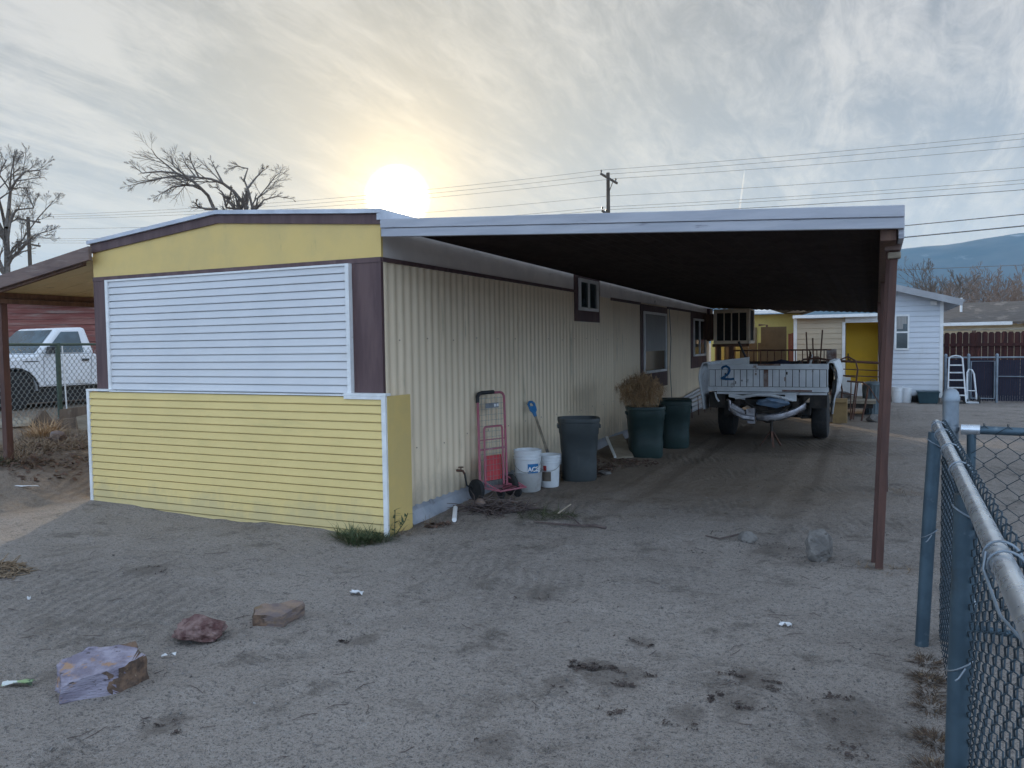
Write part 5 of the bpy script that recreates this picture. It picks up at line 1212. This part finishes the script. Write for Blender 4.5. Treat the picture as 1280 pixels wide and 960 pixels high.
# ------------------------------------------------------------------ left side: awning, bank, fence, truck, shed
aw = thing('patio_awning', 'tan metal awning with a faded brown fascia on the left wall of the home', 'awning', (-7.9, 5.4, 0))
def az(x): return 2.537+.155*(x+7.05)
AX0, AX1 = -8.95, XL-.005
def afas(m):
    e = -7.045
    m.hexa([(AX0, 5.28, az(AX0)-.135), (e, 5.28, az(e)-.135), (e, 5.32, az(e)-.135), (AX0, 5.32, az(AX0)-.135), (AX0, 5.28, az(AX0)), (e, 5.28, az(e)), (e, 5.32, az(e)), (AX0, 5.32, az(AX0))])
part('fascia', 'patio_brown', aw, afas, bevel=.004)
part('lower_trim', 'brown_wood', aw, lambda m: m.hexa([(AX0, 5.321, az(AX0)-.165), (AX1-.06, 5.321, az(AX1)-.165), (AX1-.06, 5.36, az(AX1)-.165), (AX0, 5.36, az(AX0)-.165), (AX0, 5.321, az(AX0)-.12), (AX1-.06, 5.321, az(AX1)-.12), (AX1-.06, 5.36, az(AX1)-.12), (AX0, 5.36, az(AX0)-.12)]))
def panels(m):
    k = 0; y = 5.36
    while y < 15:
        m.hexa([(AX0+.02, y, az(AX0)-.115), (AX1, y, az(AX1)-.115), (AX1, y+.29, az(AX1)-.115), (AX0+.02, y+.29, az(AX0)-.115), (AX0+.02, y, az(AX0)-.08), (AX1, y, az(AX1)-.08), (AX1, y+.29, az(AX1)-.08), (AX0+.02, y+.29, az(AX0)-.08)])
        m.box(AX0+.02, AX0+.03, y+.29, y+.30, az(AX0)-.1, az(AX0)-.08); y += .30; k += 1
part('panels', 'patio_tan', aw, panels)
part('beam', 'brown_wood', aw, lambda m: (m.box(-8.80, -8.70, 5.33, 15, 2.10, 2.158), m.box(-8.72, -8.66, 5.4, 15, 2.04, 2.09)))
part('edge_strip', 'white_trim', aw, lambda m: m.box(-8.812, -8.801, 5.38, 15, 2.05, 2.12))
part('post', 'post_red', aw, lambda m: m.box(-8.775, -8.70, 5.44, 5.51, .1, 2.10))
part('post', 'post_red', aw, lambda m: m.box(-8.775, -8.70, 10.1, 10.17, .1, 2.10))

shed = thing('red_shed', 'weathered red board shed with a pale eave strip behind the white pickup', 'shed', (-20, 13, .3))
Rv = V((ROT[0][0], ROT[1][0], 0)).normalized(); Fv = V((-ROT[0][2], -ROT[1][2], 0)).normalized()
s_c = pD(60, 430, 20.5); s_c.z = 0
sL, sR = s_c-Rv*7, s_c+Rv*4.5+Fv*.6
def shedw(m):
    random.seed(4); z = .1; run = (sR-sL)
    while z < 3.05:
        h = .152; o = Fv*random.uniform(-.006, .006)
        m.hexa([sL+o+V((0, 0, z)), sR+o+V((0, 0, z)), sR+o+Fv*.03+V((0, 0, z)), sL+o+Fv*.03+V((0, 0, z)), sL+o+Fv*.012+V((0, 0, z+h-.012)), sR+o+Fv*.012+V((0, 0, z+h-.012)), sR+o+Fv*.03+V((0, 0, z+h-.012)), sL+o+Fv*.03+V((0, 0, z+h-.012))]); z += h
part('boards', 'shed_red', shed, shedw)
part('wall', 'shed_red', shed, lambda m: m.hexa([sL+Fv*.04, sR+Fv*.04, sR+Fv*5, sL+Fv*5]+[p+V((0, 0, 3.05)) for p in (sL+Fv*.04, sR+Fv*.04, sR+Fv*5, sL+Fv*5)]))
part('roof', 'shingle', shed, lambda m: m.hexa([p+V((0, 0, z)) for z in (3.06, 3.14) for p in (sL-Fv*.25-Rv*.3, sR-Fv*.25+Rv*.3, sR+Fv*5.2+Rv*.3, sL+Fv*5.2-Rv*.3)]))
part('eave_strip', 'white_trim', shed, lambda m: m.hexa([p+V((0, 0, z)) for z in (2.93, 3.055) for p in (sL-Fv*.27, sR-Fv*.27, sR-Fv*.24, sL-Fv*.24)]))
part('loose_board', 'pale_wood', shed, lambda m: m.beam(s_c-Rv*.6-Fv*.03+V((0, 0, 2.84)), s_c+Rv*1.6+Fv*.1+V((0, 0, 2.86)), .02, .12))

# white pickup
th = math.atan2(-1.0, -.04); tp = pD(17, 493, 16.0); tg_ = V((tp.x, tp.y, 0)); TZ = .30
side_n = V((-math.sin(th), math.cos(th), 0))
org = tg_-side_n*.80; org.z = TZ
pk = thing('white_pickup', 'white pickup truck parked behind the left chain-link fence, nose to the left', 'pickup', org, th)
HWID = .86
def archpts(cx, r, n=10): return [(cx+r*math.cos(PI-PI*k/n), .36+r*math.sin(PI-PI*k/n)) for k in range(n+1)]
prof = [(.86, .45), (.86, .80), (.80, .93), (.60, .98), (-.46, 1.12), (-.48, 1.155), (-1.80, 1.155), (-1.84, 1.08), (-3.95, 1.10), (-4.0, .55), (-3.62, .50)]+[(p[0], p[1]+.02) for p in archpts(-3.0, .47)]+[(-2.5, .47), (-.52, .47)]+[(p[0], p[1]+.02) for p in archpts(0, .49)]
# keep the arch order consistent: profile runs front -> roof side -> rear -> along the sill back to the front
def bodym(m):
    m.prism([(x, z) for x, z in prof], (0, -HWID, 0), (1, 0, 0), (0, 0, 1), (0, HWID*2, 0))
part('body', 'truck_white', pk, bodym, world=False, bevel=.03)
def cab(m):
    b = [(-.46, -.83, 1.15), (-.46, .83, 1.15), (-1.80, .83, 1.15), (-1.80, -.83, 1.15)]
    t = [(-1.02, -.68, 1.72), (-1.02, .68, 1.72), (-1.67, .69, 1.745), (-1.67, -.69, 1.745)]
    m.hexa([b[3], b[0], b[1], b[2], t[3], t[0], t[1], t[2]])
part('cab', 'truck_white', pk, cab, world=False, bevel=.06)
def gl(m):
    def lerp(a, b, t): return V(a)+(V(b)-V(a))*t
    for s in (1,):
        A, B, C_, D = V((-.46, .835*s, 1.15)), V((-1.80, .835*s, 1.15)), V((-1.67, .695*s, 1.745)), V((-1.02, .685*s, 1.72))
        q = lambda u, v: lerp(lerp(A, B, u), lerp(D, C_, u), v)+V((0, .012*s, .004))
        m.quad(q(.13, .06), q(.80, .06), q(.74, .84), q(.22, .84))
    for s in (-1,):
        A, B, C_, D = V((-.46, .835*s, 1.15)), V((-1.80, .835*s, 1.15)), V((-1.67, .695*s, 1.745)), V((-1.02, .685*s, 1.72))
        q = lambda u, v: lerp(lerp(A, B, u), lerp(D, C_, u), v)+V((0, .012*s, .004))
        m.quad(q(.13, .06), q(.80, .06), q(.74, .84), q(.22, .84))
part('side_window', 'glass_truck', pk, gl, world=False)
part('windscreen', 'glass_truck', pk, lambda m: m.quad((-.485, -.76, 1.185), (-.485, .76, 1.185), (-.965, .635, 1.68), (-.965, -.635, 1.68)), world=False)
part('rear_window', 'glass_truck', pk, lambda m: m.quad((-1.80, -.66, 1.22), (-1.80, .66, 1.22), (-1.705, .58, 1.66), (-1.705, -.58, 1.66)), world=False)
part('wheel_well', 'black_trim', pk, lambda m: (m.box(-.42, .42, -.80, .80, .40, .80), m.box(-3.4, -2.6, -.80, .80, .40, .80), m.box(-3.8, .6, -.72, .72, .14, .48)), world=False)
part('arch_lip', 'black_trim', pk, lambda m: m.tube([(p[0], HWID+.005, p[1]+.02) for p in archpts(0, .495)], .02, 6), world=False)
part('door_seam', 'black_trim', pk, lambda m: (m.tube([(-.62, HWID+.001, 1.13), (-.60, HWID+.001, .62), (-.66, HWID+.001, .50), (-1.66, HWID+.001, .50), (-1.70, HWID+.001, 1.13)], .005, 4)), world=False)
part('door_handle', 'black_trim', pk, lambda m: m.box(-1.62, -1.46, HWID, HWID+.035, 1.0, 1.05), world=False, bevel=.008)
part('mirror', 'black_trim', pk, lambda m: (m.hexa([(-.80, .86, 1.17), (-.66, .86, 1.17), (-.66, 1.03, 1.17), (-.80, 1.03, 1.17), (-.80, .86, 1.32), (-.68, .86, 1.32), (-.68, 1.03, 1.32), (-.80, 1.03, 1.32)])), world=False, bevel=.02)
part('badge', 'black_trim', pk, lambda m: m.box(-.50, -.18, HWID, HWID+.008, 1.0, 1.02), world=False)
part('front_bumper', 'chrome', pk, lambda m: m.box(.84, .97, -.84, .84, .42, .58), world=False, bevel=.02)
part('grille', 'black_trim', pk, lambda m: m.box(.85, .875, -.5, .5, .66, .86), world=False)
for s in (-1, 1): part('headlight', 'glass_truck', pk, lambda m: m.box(.845, .88, s*.68-.14, s*.68+.14, .68, .85), world=False, bevel=.01)
for x in (0, -3.0):
    for s in (-1, 1): wheel(pk, (x, s*.74, .36), (0, s, 0), .36, .22, 'chrome', .60, world=False)

# left chain-link fence on the raised bank
lf = thing('chain_link_fence', 'old chain-link fence with green posts on the bank left of the home', 'fence', (-12.4, 8.7, .35))
FA, FB = V((-11.1, 4.3, .34)), V((-13.6, 12.5, .36))
fu = (FB-FA).normalized()
part('mesh', 'wire_pale', lf, lambda m: chain(m, FA, FB, .36, 1.61, .115, .0042, 4, .01, .05), smooth='all')
part('top_rail', 'green_post', lf, lambda m: m.tube([FA+V((0, 0, 1.29)), (FA+FB)/2+V((0, 0, 1.275)), FB+V((0, 0, 1.28))], .022, 8))
for t in (.02, .535, .98):
    p = FA+(FB-FA)*t; part('post', 'green_post', lf, lambda m: (m.beam(p+V((0, 0, -.3)), p+V((0, 0, 1.30)), .06, .05)))
p = FA+(FB-FA)*.545
part('tie_bar', 'white_trim', lf, lambda m: m.tube([p+V((.08, 0, .02)), p+V((.06, 0, .5)), p+V((.02, 0, 1.25))], .012, 6))
# retaining boards
def rbd(name, label, mat, pts, th_=.05):
    a, b = V(pts[0]), V(pts[1]); n_ = (b-a).cross(V((0, 0, 1))).normalized()*th_
    ps = [V(p) for p in pts]
    m = MB(); m.hexa([ps[0], ps[1], ps[1]-n_, ps[0]-n_, ps[3], ps[2], ps[2]-n_, ps[3]-n_])
    return tag(m.build(name, mat, bevel=.006), label, 'board')
D0 = 11.6
rbd('retaining_board', 'grey weathered plywood sheet standing beside the yellow box', 'pale_wood', [pD(101, 553, D0), pD(122, 545, D0), pD(122, 515, D0), pD(95, 521, D0)])
rbd('retaining_board', 'brown board propped at the foot of the green fence post', 'old_wood', [pD(68, 548, D0+.3), pD(101, 550, D0+.2), pD(98, 522, D0+.2), pD(70, 524, D0+.3)])
rbd('retaining_board', 'long dark board lying on the bank top behind the green post', 'old_wood', [pD(74, 527, D0+1.2), pD(125, 517, D0+1.2), pD(125, 505, D0+1.2), pD(74, 512, D0+1.2)])
rbd('retaining_board', 'slanted brown board left of the green fence post', 'old_wood', [pD(35, 536, D0+.8), pD(66, 530, D0+.7), pD(54, 513, D0+.7), pD(48, 514, D0+.8)])
rbd('retaining_board', 'pale plank lying along the bank at the far left', 'pale_wood', [pD(-12, 536, D0+.6), pD(36, 532, D0+.6), pD(36, 522, D0+.9), pD(-12, 524, D0+.9)], .08)
random.seed(3)
tag(part('bank_stone', 'rock_tan', None, lambda m: rock(m, on(gz(71, 554, .30), .07), (.15, .10, .09), 41)), 'pale stone lying in the dry weeds on the left bank', 'stone')
clump('dry_weeds', [(-8.75, 5.5, .35, 300), (-9.3, 6.1, .5, 520), (-9.8, 6.6, .5, 420), (-9.1, 6.7, .5, 360), (-10.4, 7.2, .6, 300), (-8.5, 6.4, .4, 220), (-9.6, 5.6, .5, 260)], 'straw_dark', .26, .010, 24, .6, None, None, 'stuff')
clump('dry_grass', [(gz(52, 548, .3).x, gz(52, 548, .3).y, .20, 240), (gz(60, 545, .3).x, gz(60, 545, .3).y, .15, 160)], 'straw', .45, .011, 25, 1.0, 'tall tuft of straw-coloured dry grass on the left bank', 'grass')
clump('green_weeds', [(-8.68, 5.36, .18, 160), (-8.9, 5.3, .14, 80)], 'weed_green', .12, .010, 26, .6, 'low green weeds at the foot of the awning post', 'weeds')
flakes('leaf_litter', 'leaf_litter', [(-8.5, 5.6, .6, .5, 1), (-9.6, 6.6, .9, .9, 1.5), (-8.2, 6.6, .5, .8, .6)], 700, .045, 28)

# ------------------------------------------------------------------ bare winter trees
def limb(mb, tw_, pts, r0, r1, rnd, gen, maxgen, thick, spread=.75, lift=.15, dens=1.0, clen=1.0, tmin=.009, jit=.16):
    """a limb through pts; children sprout along it"""
    n = len(pts); rad = [r0+(r1-r0)*k/(n-1) for k in range(n)]
    (mb if r0 > thick else tw_).tube(pts, rad, 7 if r0 > thick*2 else (5 if r0 > thick else 3), cap=False)
    if gen >= maxgen: return
    L = sum((pts[k+1]-pts[k]).length for k in range(n-1))
    nch = max(2, int((dens*(4.5 if gen == 0 else 4)+rnd.random()*2)*(min(1, L/3.2) if gen == 0 else 1)))
    for c in range(nch):
        t = (.28 if gen else .35)+(.70)*(c+rnd.random())/nch; t = min(t, .99)
        k = min(int(t*(n-1)), n-2); f = t*(n-1)-k; p = pts[k].lerp(pts[k+1], f); d = (pts[k+1]-pts[k]).normalized(); rr = rad[k]+(rad[k+1]-rad[k])*f
        sd = V((rnd.gauss(0, 1), rnd.gauss(0, 1), rnd.gauss(0, .7))); sd = (sd-d*sd.dot(d)).normalized()
        nd = (d*(1-spread*.45)+sd*spread*rnd.uniform(.55, 1.1)+V((0, 0, lift))).normalized()
        ll = L*rnd.uniform(.38, .68)*((1-.72*t)*1.15 if jit < .1 else 1-.35*t)*(clen if gen == 0 else 1)+.02; seg = 4 if gen < 2 else 3
        q = [p]
        for s in range(seg):
            nd = (nd+V((rnd.gauss(0, jit), rnd.gauss(0, jit), rnd.gauss(lift*.35, jit*.8)))).normalized(); q.append(q[-1]+nd*ll/seg)
        cr = max(rr*rnd.uniform(.45, .68), tmin)
        limb(mb, tw_, q, cr, max(cr*.35, tmin*.8), rnd, gen+1, maxgen, thick, spread, lift, dens, clen, tmin, jit)
def tree(name, label, base, limbs, r, seed, maxgen=4, thick=.03, mats=('bark', 'bark'), spread=.75, lift=.15, dens=1.0, group=None, clen=1.0, tmin=.009, jit=.16):
    rnd = random.Random(seed); t = thing(name, label, 'tree', base, 0, group); mb = MB(); tw_ = MB()
    for (pts, r0, r1) in limbs: limb(mb, tw_, [V(p) for p in pts], r0, r1, rnd, 0, maxgen, thick, spread, lift, dens, clen, tmin, jit)
    mb.build('trunk', mats[0], t, smooth='all'); tw_.build('crown', mats[1], t)
    return t
def pxl(pts, d, jit=0.0, seed=0):
    rnd = random.Random(seed); return [pD(x, y, d+rnd.uniform(-jit, jit)) for x, y in pts]
# tall tree at the far left
d = 46
B = pD(8, 430, d); B.z = 0
tree('bare_tree', 'tall bare tree with a fine twiggy crown at the left edge', B, [
    ([B, pD(9, 360, d), pD(9, 320, d), pD(8, 285, d)], .20, .14),
    (pxl([(8, 285), (11, 262), (13, 238), (20, 226), (32, 214), (50, 213)], d, .8, 1), .12, .03),
    (pxl([(8, 290), (2, 262), (-4, 240), (0, 215), (8, 200)], d, .8, 2), .10, .03),
    (pxl([(11, 262), (12, 240), (14, 215), (18, 198)], d, .8, 3), .07, .03),
    (pxl([(9, 305), (14, 270), (22, 262), (42, 260), (38, 250)], d, .8, 4), .07, .03),
    (pxl([(10, 325), (16, 310), (28, 300), (33, 292), (48, 272), (66, 252)], d, .8, 5), .07, .025),
    (pxl([(9, 300), (-6, 280), (-20, 262), (-30, 240)], d, .8, 6), .10, .03),
    (pxl([(10, 322), (22, 308), (40, 296), (60, 288)], d, .8, 8), .06, .02),
], .4, 5, 3, .035, dens=1.75, spread=.66, lift=.06, clen=.9, tmin=.007, jit=.09)
# leaning bare tree behind the home
d = 34
B2 = pD(300, 430, d); B2.z = 0
def P2(pts, s): return pxl([(140+x/5.333, 160+y/5.333) for x, y in pts], d, .5, s)
tree('bare_tree', 'bare tree with long limbs leaning left behind the yellow gable', B2, [
    ([B2, pD(300, 330, d), pD(302, 290, d), pD(300, 262, d)], .2, .14),
    ([pD(300, 320, d), pD(276, 275, d)]+P2([(680, 540), (640, 450), (580, 390), (520, 340), (430, 300), (350, 235), (295, 190), (262, 140)], 2), .10, .012),
    (P2([(520, 340), (440, 320), (320, 335), (200, 365), (110, 385)], 3), .06, .01),
    (P2([(430, 300), (320, 290), (200, 300), (130, 240)], 4), .05, .01),
    (P2([(580, 385), (500, 380), (400, 395), (340, 430), (270, 470)], 5), .05, .01),
    ([pD(302, 290, d)]+P2([(900, 530), (810, 420), (740, 370), (660, 340), (580, 330), (500, 325), (410, 250), (390, 185)], 6), .09, .012),
    (P2([(740, 370), (690, 275), (655, 205)], 7), .05, .01), (P2([(580, 330), (540, 250), (515, 190)], 8), .05, .01), (P2([(560, 330), (490, 240), (465, 180)], 12), .04, .01),
    ([pD(300, 262, d)]+P2([(760, 530), (785, 470), (800, 395)], 9), .06, .035),
    (P2([(760, 520), (735, 430), (700, 400), (650, 390)], 13), .05, .01),
    ([pD(312, 275, d)]+P2([(935, 530), (910, 420), (880, 345)], 10), .07, .035),
    (P2([(905, 400), (960, 330), (1000, 290), (1030, 270)], 11), .05, .01), (P2([(880, 345), (905, 270), (830, 255), (760, 275)], 14), .04, .008),
    ([pD(316, 275, d)]+P2([(960, 530), (970, 470), (1020, 410), (1090, 320), (1125, 295)], 15), .05, .01), (P2([(985, 520), (1010, 480), (1100, 455), (1210, 475)], 16), .05, .008),
    (P2([(700, 540), (620, 540), (570, 520), (560, 500)], 17), .06, .03),
], .3, 9, 2, .03, dens=3.0, spread=.58, lift=.02, clen=.58, tmin=.0052, jit=.07)
# a screen of pale trees beyond the back fence, lit warm by the low sun
def simple_tree(label, x, ytop, d, seed, mats, lean=0.0, ybase=425, wide=.5, nl=6, group='bare trees beyond the back fence'):
    b = pD(x, ybase, d); b.z = 0; top = pD(x, ytop, d).z; rnd = random.Random(seed); H = top
    limbs = [([b, b+V((0, 0, H*.22)), b+V((rnd.gauss(0, .1), rnd.gauss(0, .1), H*.42))], H*.022, H*.016)]
    for k in range(nl):
        a = 2*PI*k/nl+rnd.random(); st = b+V((0, 0, H*rnd.uniform(.2, .42))); o = V((math.cos(a), math.sin(a), 0))*H*wide*rnd.uniform(.6, 1.1)
        limbs.append(([st, st+o*.3+V((0, 0, H*.16)), st+o*.65+V((0, 0, H*.34)), st+o+V((0, 0, H*rnd.uniform(.42, .55)))], H*.012, H*.002))
    tree('bare_tree', label, b, limbs, 0, seed, 3, H*.006, mats, .65, .12, 1.25, group, 1.5, .011, .09)
simple_tree('dark bare tree with upswept limbs just right of the white house gable', 1166, 337, 48, 21, ('bark', 'bark'), wide=.45, nl=7)
simple_tree('pale twiggy tree beyond the brown roof, left of two', 1217, 350, 52, 22, ('bark_pale', 'bark_pale'), wide=.55, nl=9)
simple_tree('pale twiggy tree beyond the brown roof, right of two', 1262, 344, 50, 23, ('bark_pale', 'bark_pale'), wide=.6, nl=9)
simple_tree('smaller pale tree behind the twiggy pair at the right', 1240, 358, 60, 24, ('bark_pale', 'bark_pale'), wide=.7, nl=8)
simple_tree('reddish shrubby tree low beside the white house eave', 1196, 368, 56, 25, ('bark_pale', 'bark_pale'), wide=.8, nl=8)

# ------------------------------------------------------------------ utility poles and cables
d1 = 50.0
pt = pD(760, 216, d1); pb_ = V((pt.x, pt.y, 0))
pole = thing('utility_pole', 'wooden utility pole with two tilted-looking crossarms above the carport roof', 'utility pole', pb_)
part('shaft', 'pole_wood', pole, lambda m: m.tube([pb_, pt], [.17, .11], 10), smooth=True)
adir = (pD(774, 231, d1-1.05)-pD(751, 217.5, d1+1.05)).normalized()
arms = []
for (ya, hl, y0) in ((223, 1.15, 0), (269, .95, 1)):
    c_ = pD(761, ya, d1); part('crossarm', 'pole_wood', pole, lambda m: m.beam(c_-adir*hl, c_+adir*hl, .10, .13)); arms.append((c_, hl))
    for k in (-.95, -.35 if y0 else .0, .85):
        q = c_+adir*hl*k; part('insulator', 'insulator', pole, lambda m: m.lathe([(.03, .06), (.03, .14), (.06, .16), (.05, .24), (.02, .27)], 8, Matrix.Translation(q)))
part('brace', 'pole_wood', pole, lambda m: m.tube([arms[0][0]+adir*.6, arms[0][0]-V((0, 0, .9))], .025, 5))
d2 = 58.0
p2t = pD(35, 271, d2); p2b = V((p2t.x, p2t.y, 0))
pole2 = thing('utility_pole', 'wooden utility pole with two wide crossarms in front of the tall left tree', 'utility pole', p2b)
part('shaft', 'pole_wood', pole2, lambda m: m.tube([p2b, p2t], [.17, .12], 10), smooth=True)
ad2 = (pD(54, 279, d2-.6)-pD(12, 272, d2+.6)).normalized()
for ya in (275.5, 305):
    c_ = pD(35, ya, d2); hl = 1.25
    part('crossarm', 'pole_wood', pole2, lambda m: m.beam(c_-ad2*hl, c_+ad2*hl, .10, .13))
    for k in (-.9, .0, .9):
        q = c_+ad2*hl*k; part('insulator', 'insulator', pole2, lambda m: m.lathe([(.03, .06), (.03, .14), (.05, .18), (.02, .24)], 8, Matrix.Translation(q)))
def cable(name, a, b, sag, r, label, group='overhead cables'):
    a = V(a); b = V(b); m = MB(); pts = [a.lerp(b, k/24)-V((0, 0, sag*4*(k/24)*(1-k/24))) for k in range(25)]
    m.tube(pts, r, 5); return tag(m.build(name, 'cable', smooth='all'), label, 'cable', group)
right = [(1890, 97, 'topmost cable right of the pole over the carport'), (1890, 104, 'second cable from the top right of the pole'), (1890, 118, 'third cable from the top right of the pole'), (1890, 150, 'single cable between the upper and lower sets right of the pole'), (1890, 168, 'upper cable of the lower set right of the pole'), (1890, 174, 'middle cable of the lower set right of the pole'), (1890, 182, 'lowest cable of the lower set right of the pole')]
starts = [arms[0][0]-adir*1.09+V((0, 0, .25)), arms[0][0]+V((0, 0, .27)), arms[0][0]+adir*.98+V((0, 0, .25)), pD(761, 245, d1), arms[1][0]-adir*.9+V((0, 0, .25)), arms[1][0]-adir*.33+V((0, 0, .25)), arms[1][0]+adir*.8+V((0, 0, .25))]
for k, (s_, (x, y, lb)) in enumerate(zip(starts, right)):
    cable('overhead_cable', s_, pD(x, y, 36+.5*k), .35, .011 if k < 6 else .018, lb)
lefts = [pD(35, 275.5, d2)-ad2*1.1, pD(35, 275.5, d2), pD(35, 275.5, d2)+ad2*1.1, pD(35, 290, d2), pD(35, 305, d2)-ad2*1.1, pD(35, 305, d2), pD(35, 305, d2)+ad2*1.1]
names_l = ['topmost', 'second', 'third', 'fourth', 'fifth', 'sixth', 'lowest']
for s_, e_, lb in zip(starts, lefts, names_l):
    cable('overhead_cable', s_, e_+V((0, 0, .22)), .5, .010, lb+' cable strung from the carport pole to the left pole')
cable('service_cable', pD(700, 320, 40), pD(2000, 195, 17), .1, .016, 'upper of two service cables right of the carport edge', 'service cables')
cable('service_cable', pD(700, 334, 36), pD(2000, 209, 14), .1, .018, 'lower of two service cables right of the carport edge', 'service cables')
cable('service_cable', pD(700, 354, 62), pD(2000, 299, 52), .1, .022, 'faint cable crossing before the mountains', 'service cables')
# contrail high above the pole
ca, cb_ = pD(931, 212, 8200), pD(921, 285, 8800)
cm = bpy.data.materials.new('ice_trail'); cm.use_nodes = True; nt = cm.node_tree; nt.nodes.clear()
om = nt.nodes.new('ShaderNodeOutputMaterial'); tb_ = nt.nodes.new('ShaderNodeBsdfTranslucent'); tb_.inputs[0].default_value = (.95, .9, .8, 1)
nt.links.new(tb_.outputs[0], om.inputs[0])
m_ = MB(); m_.tube([ca.lerp(cb_, k/12) for k in range(13)], [5+11*k/12 for k in range(13)], 8)
tag(m_.build('contrail', cm, smooth='all'), kind='stuff')
